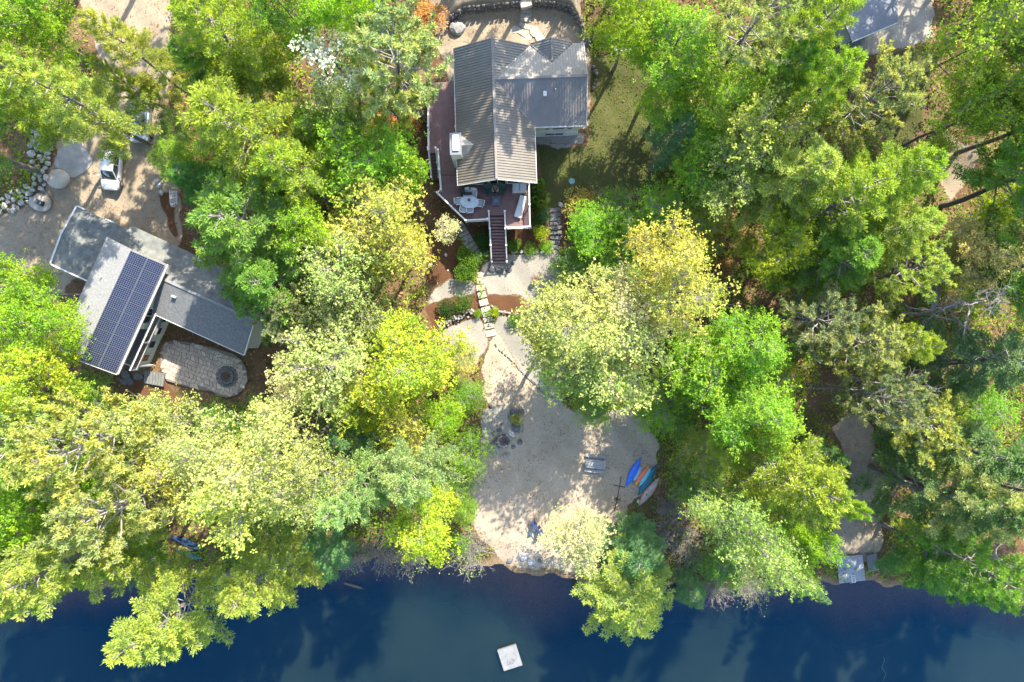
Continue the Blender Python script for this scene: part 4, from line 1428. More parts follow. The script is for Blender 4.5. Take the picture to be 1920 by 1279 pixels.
MB().box((0, 0, .35), (.56, .36, .05)).build('lid', mat('dark_teal_plastic', (.03, .05, .055), rough=.5), bbx, local=True, bevel=.02)
for s in (-1, 1):
    MB().box((s * .2, .0, .385), (.06, .16, .03)).build('latch', M_FRAME, bbx, local=True)

for a, b, s, lab in ((936, 806, .3, 'dark rock on the gravel just above the fire ring'), (926, 812, .22, 'small dark rock on the gravel left of the fire ring'), (940, 795, .17, 'lone small rock in the middle of the grey gravel patch'),
                     (932, 798, .12, 'tiny dark rock left in the grey gravel patch'), (962, 838, .24, 'dark rock at the lower right of the fire ring'), (934, 836, .26, 'dark rock at the lower left of the fire ring')):
    p = G(a, b)
    put('boulder', rr.choice(RK_D), (p.x, p.y, p.z + s * .14), (s, s * .8, s * .8), rr.uniform(0, 6), None, lab, 'rock')
# beach fire ring
frp = G(946, 827)
frg = thing('fire_ring', 'sooty ring of stones for beach fires near the shrubs', 'fire ring', frp)
for k in range(15):
    a = k * 2 * math.pi / 15
    put('ring_stone', rr.choice(RK_C), frp + Vector((.62 * math.cos(a), .55 * math.sin(a), .1)), rr.uniform(.14, .2), k, frg)
MB().disc((0, 0), .55, .0, .07, 16).build('ash_bed', M_ASH, frg, local=True)
for k in range(6):
    a = k * 1.1
    MB().tube([(.4 * math.cos(a), .36 * math.sin(a), .09), (-.2 * math.cos(a + .4), -.2 * math.sin(a), .17)], .045, 6).build('burnt_stick', M_LOG, frg, local=True)
rbd = MB()
rgp = P(938, 818, frp.z)
rb_ = thing('brick_kerb', 'short rust red kerb curving beside the beach fire ring', 'kerb', G(930, 822))
pts_ = [G(917, 836), G(925, 828), G(932, 821), G(940, 816), G(948, 815)]
for a, b in zip(pts_[:-1], pts_[1:]):
    MB().bar(a + Vector((0, 0, .08)), b + Vector((0, 0, .08)), .16, .18).build('kerb_stone', M_RUST if a is not pts_[0] else M_STONED, rb_)

# stone step paths
def step_path(name, label, cat, pts, w, m, lift=.03, d=None, seed=1):
    r_ = random.Random(seed)
    t = thing(name, label, cat, G(*pts[0][:2]))
    for i, q in enumerate(pts):
        px_, py_ = q[0], q[1]
        a = G(*pts[max(0, i - 1)][:2]); b = G(*pts[min(len(pts) - 1, i + 1)][:2])
        p = G(px_, py_)
        dirn = math.atan2((b - a).y, (b - a).x) + math.pi / 2
        dep = d if d else (b - a).length / (2 if 0 < i < len(pts) - 1 else 1) * .86
        ww = q[2] if len(q) > 2 else w
        hw, hd = ww / 2, dep / 2
        pol = [(-hw, -hd), (0, -hd * r_.uniform(.9, 1.1)), (hw, -hd * r_.uniform(.85, 1)), (hw * r_.uniform(.9, 1.05), 0), (hw * r_.uniform(.9, 1), hd), (0, hd * r_.uniform(.9, 1.05)), (-hw, hd * r_.uniform(.9, 1))]
        ca_, sa_ = math.cos(dirn), math.sin(dirn)
        pol = [(p.x + ca_ * x - sa_ * y, p.y + sa_ * x + ca_ * y) for x, y in pol]
        z = p.z + lift + .06
        MB().prism(pol, z - .45, z).build('step', m, t, bevel=.02)
    return t


step_path('garden_steps', 'long flight of pale stone slab steps from gravel terrace to sand', 'steps',
          [(902, 516, .75), (901, 527, .75), (901, 540, .78), (904, 553, .8), (907, 567, .82), (911, 580, .85), (913, 589, .85), (915, 599, .88), (917, 611, .9), (920, 625, .95)], .8, M_STEP, seed=2)
step_path('curved_steps', 'curved flight of rough stone steps below the diagonal deck rail', 'steps',
          [(862, 424), (866, 432), (870, 439), (874, 446), (878, 453), (883, 460), (888, 467), (893, 474), (897, 481)], .95, M_STONE, seed=3)
step_path('rough_steps', 'dark rough stone steps beside the small conical evergreens', 'steps',
          [(1040, 394), (1041, 403), (1041, 411), (1042, 419), (1043, 427), (1043, 436), (1042, 445), (1041, 454), (1039, 463)], 1.0, M_STONED, seed=4)
step_path('bank_steps', 'stone steps climbing the bank behind the brown-roofed house', 'steps',
          [(977, 60, 1.1), (984, 49, 1.0), (986, 38), (986, 30), (986, 23), (986, 15), (986, 7), (986, -2)], .95, M_STEP, seed=5)
for a, b, s, lb in ((989, 66, .6, 'large tan flagstone at the very foot of the bank steps'), (1003, 58, .55, 'tan flagstone right of the bank steps foot, nearer the wall'), (1012, 70, .5, 'tan flagstone right of the bank steps foot, nearer the house'), (966, 56, .4, 'small tan flagstone left of the bank steps foot')):
    p = G(a, b)
    fs = thing('flagstone', lb, 'flagstone', p, rr.uniform(0, 3), 'flagstones at the foot of the bank steps')
    MB().prism([(s * math.cos(t_) * rr.uniform(.8, 1.1), s * math.sin(t_) * rr.uniform(.75, 1.05)) for t_ in np.arange(0, 6.2, .9)], -.1, .05).build('slab', M_STEP, fs, local=True)


def dry_wall(name, label, pts, h, size, m_list, seed, courses=2, th=.35, zoff=0.0, cat='stone wall', jit=.03):
    r_ = random.Random(seed)
    W3 = [G(*p) for p in pts]
    t = thing(name, label, cat, W3[0])
    for c in range(courses):
        acc = r_.uniform(0, size)
        for a, b in zip(W3[:-1], W3[1:]):
            L = (b - a).length
            rz = math.atan2((b - a).y, (b - a).x)
            while acc < L:
                ln = size * r_.uniform(.75, 1.3)
                p = a.lerp(b, min(1, (acc + ln / 2) / L))
                p = p + Vector((r_.uniform(-.04, .04), r_.uniform(-jit, jit) + .05 * c, 0))
                s = (ln * .56, th * r_.uniform(.55, .75), h / courses * .66)
                put('stone', r_.choice(m_list), (p.x, p.y, p.z + zoff + h / courses * (c + .5)), s, rz + r_.uniform(-.12, .12), t)
                acc += ln
            acc -= L
    return t


dry_wall('retaining_wall', 'curved stone retaining wall, shade in its dark colour, holding the bank behind the house', BACK[:5] + [(977, 17)], 1.2, .42, RK_R, 11, 3, th=.2)  # both walls get their shade from the dark stones
dry_wall('retaining_wall', 'stone retaining wall, coloured dark for its shade, curving down right of the bank steps', [(996, 17)] + BACK[5:] + [(1102, 90)], 1.2, .42, RK_R, 12, 3, th=.2)
dry_wall('garden_wall', 'low grey fieldstone wall below the rounded hedge', [(819, 616), (835, 609), (852, 601), (870, 593), (887, 586)], .55, .24, RK_C + RK_G[:2], 13, 4, th=.22, jit=.24)
dry_wall('garden_wall', 'low stone edge curving under the orange mulch bed', [(919, 574), (930, 580), (943, 585), (956, 588), (970, 591)], .3, .26, RK_C, 14, 2, th=.2, jit=.1)
dry_wall('gravel_edging', 'thin dark stone edging between pale sand and gravel strip', [(926, 638), (930, 648), (938, 658), (950, 668), (962, 678), (973, 692), (985, 706), (1003, 720), (1015, 733), (1036, 745)], .12, .3, RK_D, 15, 1, th=.09, cat='edging')
dry_wall('lawn_edging', 'stone border along the gravel edge under the deck stairs', [(905, 478), (914, 472), (922, 470)], .2, .3, RK_P, 16, 1, th=.2, cat='edging')
dry_wall('bed_edging', 'pale stone border between gravel terrace and the low shrubs by the deck', [(955, 474), (968, 473), (985, 472), (1002, 474), (1020, 472), (1036, 466)], .2, .35, RK_P, 17, 1, th=.2, cat='edging')
dry_wall('window_well', 'ring of dark stones in a sunken well on the right of the house', [(1107, 124), (1114, 128), (1117, 140), (1117, 155), (1112, 166), (1106, 168)], .4, .4, RK_D, 18, 1, th=.25, cat='stone well')
dry_wall('slab_edging', 'curved row of small stones edging the gravel pad under the wing windows', [(1020, 262), (1030, 268), (1045, 272), (1062, 271), (1078, 266)], .14, .3, RK_G, 19, 1, th=.15, cat='edging')

# concrete pad on the drive, path log
pad = MB()
pc = [(138 + (34 + 3 * math.sin(3 * t_) + 2 * math.sin(7 * t_ + 1)) * math.cos(t_), 298 + (33 + 3 * math.cos(4 * t_)) * math.sin(t_)) for t_ in np.arange(0, 6.28, .24)]
pw3 = [G(a, b) for a, b in pc]
pcz = G(138, 298)
pring = lambda f, dz: [Vector((pcz.x + (q.x - pcz.x) * f, pcz.y + (q.y - pcz.y) * f, tz(pcz.x + (q.x - pcz.x) * f, pcz.y + (q.y - pcz.y) * f) + dz)) for q in pw3]
pad.loft([pring(1.0, -.2), pring(1.0, .07), pring(.75, .09), pring(.5, .09), pring(.25, .09)], cap=True)
po = pad.build('concrete_pad', M_CONC)
po['kind'] = 'structure'
lat = thing('lattice_trellis', 'white lattice trellis leaning among dark shrubs beside the drive', 'trellis', G(332, 374), R(-8))
lf = MB()
for k in range(6):
    lf.bar((-.28 + .112 * k, -.5, .5), (-.28 + .112 * k, .55, .9), .03)
for k in range(9):
    lf.bar((-.3, -.48 + .127 * k, .515 + .049 * k), (.3, -.48 + .127 * k, .515 + .049 * k), .03)
lf.build('lattice', M_WHITE, lat, local=True)
for s in (-1, 1):
    MB().bar((s * .3, -.5, .49), (s * .3, .56, .92), .06).build('frame_rail', M_WHITE, lat, local=True)
    MB().bar((s * .3, .56, .9), (s * .3, .56, -.05), .06).build('leg', M_WHITE, lat, local=True)
sn = thing('garden_ornament', 'small white ornament on bare soil below the lattice trellis', 'ornament', G(327, 386))
MB().loft([[(r_ * math.cos(k * math.pi / 5), r_ * math.sin(k * math.pi / 5), z) for k in range(10)] for r_, z in ((.14, 0), (.1, .12), (.17, .3), (.11, .42), (.13, .5), (.05, .6))]).build('figure', M_WHITE, sn, local=True)


# ================================================================== vehicles
def wheel(parent, c, r_=.32, w=.2):
    rings = []
    for y, rr_ in ((-w / 2, r_ * .86), (-w / 2 + .03, r_), (w / 2 - .03, r_), (w / 2, r_ * .86)):
        rings.append([(c[0] + rr_ * math.cos(k * math.pi / 10), c[1] + y, c[2] + rr_ * math.sin(k * math.pi / 10)) for k in range(20)])
    t = MB().loft(rings).build('wheel', M_BLACK, parent, local=True, smooth=False)
    s = 1 if c[1] > 0 else -1
    MB().tube([(c[0], c[1] + s * w * .42, c[2]), (c[0], c[1] + s * (w / 2 + .012), c[2])], r_ * .6, 12).build('rim', M_FRAME, t, local=True)


M_CARW = mat('white_car_paint', (.74, .75, .76), scale=2, rough=.25, spec=.6)
M_CARG = mat('silver_blue_paint', (.45, .52, .57), scale=2, rough=.3, spec=.6)
M_LAMP = mat('lamp_glass', (.5, .52, .55), rough=.15)
M_RED = mat('red_lamp', (.35, .02, .02), rough=.3)


def body_ring(x, w, zl, zs, zt, tw):
    """cross-section of a car body at x: sill, shoulder, deck"""
    return [(x, -w * .86, zl), (x, -w, zl + .12), (x, -w, zs), (x, -w * .97, zs + .06), (x, -tw, zt), (x, 0, zt + .02),
            (x, tw, zt), (x, w * .97, zs + .06), (x, w, zs), (x, w, zl + .12), (x, w * .86, zl)]


car = thing('hatchback_car', 'white hatchback parked on the dirt drive with its hood toward the grey house', 'car', G(216.5, 321), R(-90 - 5), scale=(.88, .92, .92))
L2, WD_ = 2.05, .88   # front is +x
st_ = [(-2.0, .70, .35, .62, .72, .5), (-1.9, .82, .25, .78, .92, .62), (-1.2, .88, .2, .82, .93, .66), (0, .88, .2, .80, .90, .66), (.75, .88, .2, .78, .90, .66),
       (1.25, .86, .2, .74, .86, .62), (1.7, .82, .22, .66, .77, .55), (1.95, .70, .3, .56, .64, .42), (2.05, .55, .36, .5, .54, .3)]
MB().loft([body_ring(*s) for s in st_]).build('body', M_CARW, car, local=True, smooth=True)
gh = [(-1.85, .66, .9, .60, 1.02), (-1.55, .74, .9, .58, 1.36), (-1.0, .76, .9, .58, 1.47), (-.2, .76, .9, .59, 1.49), (.3, .76, .88, .58, 1.44), (.6, .74, .88, .6, 1.2), (1.02, .72, .86, .66, .93)]
MB().loft([[(x, -wb, zb_), (x, -wt, zt_), (x, 0, zt_ + .03), (x, wt, zt_), (x, wb, zb_)] for x, wb, zb_, wt, zt_ in gh]).build('window_glass', M_GLASS, car, local=True, smooth=True)
rf_ = [(-1.66, .57, 1.30), (-1.5, .6, 1.40), (-1.0, .61, 1.485), (-.2, .62, 1.505), (.22, .61, 1.47), (.36, .58, 1.43)]
MB().loft([[(x, -w, z - .05), (x, -w, z), (x, 0, z + .035), (x, w, z), (x, w, z - .05)] for x, w, z in rf_]).build('roof', M_CARW, car, local=True, smooth=True)
pil = MB()
for s in (-1, 1):
    pil.bar((.33, s * .6, 1.43), (1.0, s * .72, .93), .07, .06)
    pil.bar((-.35, s * .61, 1.46), (-.35, s * .78, .9), .08, .05)
    pil.bar((-1.6, s * .6, 1.34), (-1.8, s * .7, .95), .14, .07)
pil.build('pillar', M_CARW, car, local=True)
for s in (-1, 1):
    MB().box((.72, s * .96, .98), (.14, .2, .13)).build('mirror', M_CARW, car, local=True, bevel=.03)
    MB().box((1.86, s * .55, .66), (.26, .26, .1)).build('headlight', M_LAMP, car, local=True, bevel=.03)
    MB().box((-1.92, s * .62, .82), (.14, .2, .16)).build('tail_light', M_RED, car, local=True, bevel=.02)
    wheel(car, (1.28, s * .8, .3), .31)
    wheel(car, (-1.25, s * .8, .3), .31)
    MB().bar((.95, s * .15, .945), (.95 - .05, s * .15 + .55 * 1, .955), .02).build('wiper', M_BLACK, car, local=True)
MB().box((2.02, 0, .45), (.1, .9, .14)).build('grille', M_BLACK, car, local=True)

tk = thing('pickup_truck', 'silver blue pickup half hidden by pine boughs beside the drive', 'pickup truck', G(272, 224), R(-90 - 3), scale=(.84, .88, .9))
st_ = [(-2.6, .82, .45, .95, 1.0, .75), (-2.5, .9, .4, 1.0, 1.06, .8), (-.9, .92, .35, 1.02, 1.08, .82), (1.0, .92, .35, 1.02, 1.1, .8), (1.5, .92, .35, 1.0, 1.1, .78), (2.3, .88, .38, .9, 1.02, .7), (2.6, .75, .45, .78, .84, .55)]
MB().loft([body_ring(*s) for s in st_]).build('body', M_CARG, tk, local=True, smooth=True)
gh = [(-.95, .78, 1.05, .68, 1.2), (-.8, .8, 1.05, .66, 1.72), (.55, .8, 1.05, .66, 1.74), (1.25, .8, 1.05, .74, 1.14)]
MB().loft([[(x, -wb, zb_), (x, -wt, zt_), (x, 0, zt_ + .03), (x, wt, zt_), (x, wb, zb_)] for x, wb, zb_, wt, zt_ in gh]).build('window_glass', mat('blue_glass', (.03, .08, .16), rough=.1, spec=.9), tk, local=True, smooth=True)
MB().loft([[(x, -w, z - .05), (x, -w, z), (x, 0, z + .04), (x, w, z), (x, w, z - .05)] for x, w, z in ((-.86, .66, 1.70), (-.7, .69, 1.76), (.4, .69, 1.78), (.66, .66, 1.70))]).build('roof', M_CARG, tk, local=True, smooth=True)
MB().box((-1.75, 0, 1.085), (1.45, 1.3, .03)).build('bed_cover', M_BLACK, tk, local=True)
for s in (-1, 1):
    MB().box((.95, s * 1.0, 1.2), (.14, .22, .2)).build('mirror', M_CARG, tk, local=True)
    MB().box((2.5, s * .6, .85), (.2, .3, .16)).build('headlight', M_LAMP, tk, local=True)
    wheel(tk, (1.7, s * .84, .38), .38, .24)
    wheel(tk, (-1.65, s * .84, .38), .38, .24)

# ================================================================== trees
M_BARK = mat('bark', [(.3, (.11, .095, .085)), (.55, (.20, .175, .155)), (.75, (.31, .28, .25))], scale=3, rough=.95, stretch=(3, 3, .6), bump=.4)
M_BRANCH = mat('pale_branch', [(.3, (.26, .225, .205)), (.7, (.46, .42, .39))], scale=3, rough=.9)
M_NEEDLE = leaf_mat('needles', .40, (1.38, 1.18, .85), (.55, .72, .85))
M_LEAF = leaf_mat('leaves', .48, (1.5, 1.16, .9), (.6, .78, .8))
M_LEAFP = leaf_mat('young_leaves', .42, (1.32, 1.2, 1.15), (.58, .72, .5))


class Leafs:
    def __init__(s, rng):
        s.r = rng
        s.V = []
        s.var = []

    def kites(s, base, d, L, Wd, var, flat=None):
        """leaf blades: base (N,3), direction (N,3), length, width; the blade's face turned at random about its axis, or kept near level"""
        n = len(base)
        d = d / np.maximum(np.linalg.norm(d, axis=1, keepdims=True), 1e-6)
        rv = s.r.normal(size=(n, 3))
        if flat is not None:
            rv = rv * flat + np.array([0, 0, 1.0])
        sd = np.cross(d, rv)
        sd /= np.maximum(np.linalg.norm(sd, axis=1, keepdims=True), 1e-6)
        L = np.broadcast_to(np.asarray(L, float), (n,))[:, None]
        Wd = np.broadcast_to(np.asarray(Wd, float), (n,))[:, None]
        a = base
        b = base + d * L * .5 + sd * Wd * .5
        c = base + d * L
        e = base + d * L * .5 - sd * Wd * .5
        s.V.append(np.stack([a, b, c, e], 1).reshape(-1, 3))
        s.var.append(np.repeat(np.clip(var, 0, 1), 4))

    def mesh(s, name, m):
        V = np.concatenate(s.V)
        F = np.arange(len(V), dtype=np.int32).reshape(-1, 4)
        me = np_mesh(name, V, F, {'var': ('FLOAT', np.concatenate(s.var))})
        me.materials.append(m)
        return me


def mb_mesh(mb, name, m, smooth=True):
    me = bpy.data.meshes.new(name)
    me.from_pydata(mb.v, [], mb.f)
    if smooth:
        me.polygons.foreach_set('use_smooth', np.ones(len(me.polygons), dtype=bool))
    me.materials.append(m)
    me.update()
    return me


def bend(p0, az, el0, L, lift, n, rng, wig=.06):
    pts = [np.array(p0, float)]
    el = el0
    for k in range(n):
        el = el0 + lift * (k + 1) / n
        a = az + rng.normal() * wig * 2
        step = L / n
        pts.append(pts[-1] + step * np.array([math.cos(el) * math.cos(a), math.cos(el) * math.sin(a), math.sin(el)]))
    return pts


def along(pts, t):
    n = len(pts) - 1
    i = min(int(t * n), n - 1)
    f = t * n - i
    return pts[i] * (1 - f) + pts[i + 1] * f, pts[i + 1] - pts[i]


def make_pine(seed, H=18.0, Rr=4.6, base=.38, nl=46, kind='white'):
    rng = np.random.default_rng(seed)
    lf = Leafs(rng)
    trunk = MB()
    wob_ = [np.array([.18 * math.sin(z * .5 + seed), .18 * math.cos(z * .43 + seed * 2), z]) for z in np.linspace(-.5, H, 12)]
    trunk.tube(wob_, [.27 * (1 - i / 11.5) + .02 for i in range(12)], 8)

    def tp(z):
        f = min(max((z + .5) / (H + .5), 0), 1)
        return along(wob_, f)[0]
    twigs = MB()
    limbs = []
    az = rng.uniform(0, 6.28)
    for i in range(nl):
        t = (i + rng.uniform(0, .8)) / nl
        z = H * (base + (1 - base) * t) - .3
        if kind == 'white':
            wh = i // 5                      # whorls of five limbs
            nw = nl / 5
            t = (wh + rng.uniform(-.12, .12)) / nw
            t = min(max(t, 0), .97)
            z = H * (base + (1 - base) * t) - .3
            L = Rr * (1 - t) ** .8 * rng.uniform(.72, 1.15) + .35
            el0, lift = rng.uniform(-.02, .16) + t * .55, rng.uniform(-.1, .2)
            az += 6.283 / 5 - 2.399 + (.55 if i % 5 == 0 else 0) + rng.normal() * .1
        elif kind == 'hemlock':
            L = Rr * (1 - t) ** .85 * rng.uniform(.8, 1.1) + .25
            el0, lift = rng.uniform(-.05, .15), rng.uniform(-.35, -.1)
        else:
            L = Rr * min(1, 2.1 * (1 - t) ** .75) * rng.uniform(.6, 1.08) * (.55 + .45 * min(1, t * 3))
            el0, lift = rng.uniform(.0, .35) + t * .5, rng.uniform(.1, .5)
        az += 2.399 + rng.normal() * .35
        p = tp(z)
        path = bend(p, az, el0, L, lift, 6, rng)
        limbs.append((L, path))
        ctr, drs, out = [], [], []
        if kind in ('white', 'hemlock'):
            ns = int(7 + L * 3.2)
            for k in range(ns):
                s_ = .28 + .72 * (k + rng.uniform(0, 1)) / ns
                q, d = along(path, min(s_, .999))
                sgn = 1 if k % 2 else -1
                tl = ((.22 if kind == 'white' else .26) * L * (1.1 - s_) + .3) * rng.uniform(.7, 1.25)
                a2 = math.atan2(d[1], d[0]) + sgn * rng.uniform(.55, 1.0)
                tw = bend(q, a2, rng.uniform(-.05, .25), tl, .1, 2, rng)
                twigs.tube(tw, [.022, .016, .008], 3, cap=False)
                m = max(2, int(tl / .21))
                for j in range(m):
                    c, dd_ = along(tw, min(.999, (j + .6) / m))
                    ctr.append(c); drs.append(dd_)
            for s_ in np.linspace(.55, .999, 5):
                q, d = along(path, s_)
                ctr.append(q); drs.append(d)
        else:
            ns = int(5 + L * 1.8)
            for k in range(ns):
                s_ = .45 + .55 * (k + rng.uniform(0, 1)) / ns
                q, d = along(path, min(s_, .999))
                a2 = math.atan2(d[1], d[0]) + rng.normal() * .8
                tl = rng.uniform(.4, 1.1)
                tw = bend(q, a2, rng.uniform(.1, .8), tl, .4, 2, rng)
                twigs.tube(tw, [.03, .022, .012], 3, cap=False)
                for f in (.6, .95):
                    c, dd_ = along(tw, f)
                    ctr.append(c); drs.append(dd_ + np.array([0, 0, .25]))
        ctr = np.array(ctr); drs = np.array(drs)
        drs = drs / np.maximum(np.linalg.norm(drs, axis=1, keepdims=True), 1e-6)
        nb_ = {'white': 11, 'hemlock': 9, 'red': 24}[kind]
        lv = rng.uniform(.15, .85)
        var = np.repeat(lv * .5 + .5 * rng.uniform(0, 1, len(ctr)), nb_) + rng.normal(size=len(ctr) * nb_) * .12
        C = np.repeat(ctr, nb_, 0)
        Dn = np.repeat(drs, nb_, 0)
        rv = rng.normal(size=C.shape)
        if kind == 'white':
            Dn = Dn * .75 + rv * .62 + np.array([0, 0, .22])
            lf.kites(C + rv * .06, Dn, rng.uniform(.17, .34, len(C)), rng.uniform(.055, .10, len(C)), var, flat=.75)
        elif kind == 'hemlock':
            rv[:, 2] *= .35
            Dn = Dn * .9 + rv * .55
            lf.kites(C + rv * .06, Dn, rng.uniform(.16, .30, len(C)), rng.uniform(.05, .09, len(C)), var, flat=.5)
        else:
            Dn = Dn * .5 + rv * .75 + np.array([0, 0, .2])
            lf.kites(C, Dn, rng.uniform(.22, .38, len(C)), rng.uniform(.05, .085, len(C)), var, flat=1.0)
    limbs.sort(key=lambda q: -q[0])
    lm = []
    for L, path in limbs[:7]:
        lm.append(mb_mesh(MB().tube(path, [.075 - .01 * i for i in range(7)], 5), 'limb', M_BRANCH))
    for L, path in limbs[7:]:
        twigs.tube(path, [.055 - .0075 * i for i in range(7)], 4, cap=False)
    # dead lower snags
    for k in range(5):
        zz = H * base * rng.uniform(.4, 1.0)
        twigs.tube(bend(tp(zz), rng.uniform(0, 6.28), rng.uniform(-.2, .3), rng.uniform(.6, 1.8), .1, 3, rng), [.03, .022, .015, .006], 4, cap=False)
    return dict(H=H, R=Rr, cf=.70 if kind != 'hemlock' else .6, trunk=mb_mesh(trunk, 'trunk', M_BARK), limbs=lm, twigs=mb_mesh(twigs, 'branchwork', M_BRANCH), crown=lf.mesh('crown', M_NEEDLE))


def make_broadleaf(seed, H=14.0, Rr=4.2, base=.42, nl=9, nsub=21, nclus=11, per=9, leaf=.15, mat_=None, lean=0.0, spread=.42, flat=.9, bark=None):
    rng = np.random.default_rng(seed)
    lf = Leafs(rng)
    trunk, twigs = MB(), MB()
    top = H * .82
    path = [np.array([.2 * math.sin(z * .6 + seed) + lean * z, .2 * math.cos(z * .5 + seed), z]) for z in np.linspace(-.5, top, 9)]
    tr_ = .016 * H
    trunk.tube(path, [tr_ * (1 - i / 9.2) + .015 for i in range(9)], 8)
    zc, rz_ = H * (1 + base) / 2, H * (1 - base) / 2
    lm = []
    lims = []
    for i in range(nl):
        t = base * .85 + (1 - base) * .75 * (i + .5) / nl
        q, _ = along(path, min(.98, t * H / top))
        az = i * 2.399 + rng.normal() * .3
        u = (i + .5) / nl
        prof = math.sqrt(max(.08, 1 - (2 * u * .8 - .75) ** 2))
        L = Rr * prof * rng.uniform(.72, 1.0)
        lp = bend(q, az, rng.uniform(.25, .6) + u * .5, L, rng.uniform(-.1, .4), 5, rng, .12)
        lims.append((L, lp))
    lims.append((Rr * .5, bend(path[-1], rng.uniform(0, 6), 1.1, H * .17, .2, 5, rng, .1)))
    for L, lp in lims:
        rad = [.075 - .011 * k for k in range(6)]
        lm.append(mb_mesh(MB().tube(lp, rad, 5), 'limb', M_BRANCH if bark is None else bark))
        lv = rng.uniform(0, 1)
        n_s = max(5, int(nsub * (L / Rr + .25)))
        for k in range(n_s):
            s_ = rng.uniform(.25, 1.0)
            q, d = along(lp, min(.999, s_))
            a2 = math.atan2(d[1], d[0]) + rng.normal() * 1.1
            tl = rng.uniform(.5, 1.5) * Rr / 4
            sp = bend(q, a2, rng.uniform(-.1, .9), tl, rng.uniform(-.2, .3), 3, rng, .12)
            twigs.tube(sp, [.03, .022, .015, .008], 3, cap=False)
            e = sp[-1]
            tint = np.clip(.5 * lv + .5 * rng.uniform(0, 1), 0, 1)
            off = rng.normal(size=(nclus, 3)) * np.array([spread, spread, spread * .6]) * (Rr / 4)
            cl = e + off
            for c in cl[: max(1, nclus // 3)]:
                twigs.tube([sp[-2], c], [.012, .005], 3, cap=False)
            C = np.repeat(cl, per, 0) + rng.normal(size=(nclus * per, 3)) * .09
            Dn = rng.normal(size=C.shape)
            Dn[:, 2] = Dn[:, 2] * .4 + .15
            var = np.clip(tint + rng.normal(size=len(C)) * .2 + np.repeat(rng.normal(size=nclus) * .15, per), 0, 1)
            sz = leaf * rng.uniform(.7, 1.3, len(C))
            lf.kites(C, Dn, sz, sz * .78, var, flat=flat)
    return dict(H=H, R=Rr, cf=.70, trunk=mb_mesh(trunk, 'trunk', bark or M_BARK), limbs=lm[:7], twigs=mb_mesh(twigs_join(twigs, lims[7:]), 'branchwork', M_BRANCH if bark is None else bark), crown=lf.mesh('crown', mat_ or M_LEAF))


def twigs_join(tw, lims):
    for L, lp in lims:
        tw.tube(lp, [.06 - .009 * k for k in range(len(lp))], 4, cap=False)
    return tw


def make_bare(seed, H=12.0, Rr=3.5, nl=16, droop=0.0, fine=14, leafy=0):
    rng = np.random.default_rng(seed)
    trunk, twigs = MB(), MB()
    path = [np.array([.25 * math.sin(z * .5 + seed), .25 * math.cos(z * .4 + seed), z]) for z in np.linspace(-.5, H, 9)]
    trunk.tube(path, [.15 * (1 - i / 9) + .015 for i in range(9)], 7)
    lims = []
    for i in range(nl):
        q, _ = along(path, .3 + .68 * (i + .5) / nl)
        L = Rr * (1.05 - .7 * i / nl) * rng.uniform(.55, 1.1)
        lp = bend(q, i * 2.399 + rng.normal() * .4, rng.uniform(.05, .5), L, rng.uniform(-.4, .3) - droop, 6, rng, .2)
        lims.append((L, lp))
        for k in range(fine):
            s_ = rng.uniform(.2, 1)
            b, d = along(lp, min(s_, .999))
            sp = bend(b, math.atan2(d[1], d[0]) + rng.normal() * .8, rng.uniform(-.3, .7), rng.uniform(.4, 1.4), rng.normal() * .4, 3, rng, .25)
            twigs.tube(sp, [.02, .014, .01, .005], 3, cap=False)
    lims.sort(key=lambda q: -q[0])
    lm = [mb_mesh(MB().tube(lp, [.095 - .0125 * k for k in range(7)], 5), 'limb', M_BRANCH) for L, lp in lims[:7]]
    for L, lp in lims[7:]:
        twigs.tube(lp, [.05 - .0068 * k for k in range(7)], 4, cap=False)
    return dict(H=H, R=Rr, cf=.62, trunk=mb_mesh(trunk, 'trunk', M_BRANCH), limbs=lm, twigs=mb_mesh(twigs, 'branchwork', M_BRANCH), crown=None)


def make_bush(seed, H=1.4, Rr=1.0, n=1400, leaf=.11, m=None, conical=False, lumps=9):
    rng = np.random.default_rng(seed)
    lf = Leafs(rng)
    st_ = MB()
    lp_ = []
    for k in range(lumps):
        a, r0 = k * 2.399, Rr * .62 * math.sqrt((k + .4) / lumps)
        lp_.append((np.array([r0 * math.cos(a), r0 * math.sin(a), H * (.55 - .25 * (r0 / Rr) ** 2)]), Rr * rng.uniform(.34, .5), rng.uniform(0, 1)))
        st_.tube([(0, 0, -.1), (r0 * .5 * math.cos(a), r0 * .5 * math.sin(a), H * .3), tuple(lp_[-1][0])], [.03, .022, .012], 4, cap=False)
    per = n // lumps
    if conical:
        z = H * (1 - np.sqrt(rng.uniform(0, 1, n)))
        rad = Rr * (1 - z / H) ** .8 * rng.uniform(.8, 1.05, n) + .03
        a = rng.uniform(0, 6.283, n)
        C = np.stack([rad * np.cos(a), rad * np.sin(a), z + .05], 1)
        D_ = np.stack([np.cos(a), np.sin(a), np.full(n, .9)], 1) + rng.normal(size=C.shape) * .35
        lf.kites(C, D_, rng.uniform(.7, 1.3, n) * leaf, rng.uniform(.5, .8, n) * leaf, rng.uniform(0, 1, n))
    else:
        for c, r_, tint in lp_:
            d = rng.normal(size=(per, 3))
            d[:, 2] = np.abs(d[:, 2]) * .9 - .15
            d /= np.linalg.norm(d, axis=1, keepdims=True)
            C = c + d * np.array([r_, r_, r_ * .9]) * rng.uniform(.6, 1.08, (per, 1))
            lf.kites(C, d * .6 + rng.normal(size=C.shape) * .6, leaf * rng.uniform(.7, 1.4, per), leaf * rng.uniform(.5, .9, per), np.clip(tint * .6 + rng.uniform(-.1, .5, per), 0, 1), flat=.9)
    return dict(H=H, R=Rr, cf=.45, trunk=mb_mesh(st_, 'stem', M_BARK), limbs=[], twigs=None, crown=lf.mesh('foliage', m or M_LEAF))


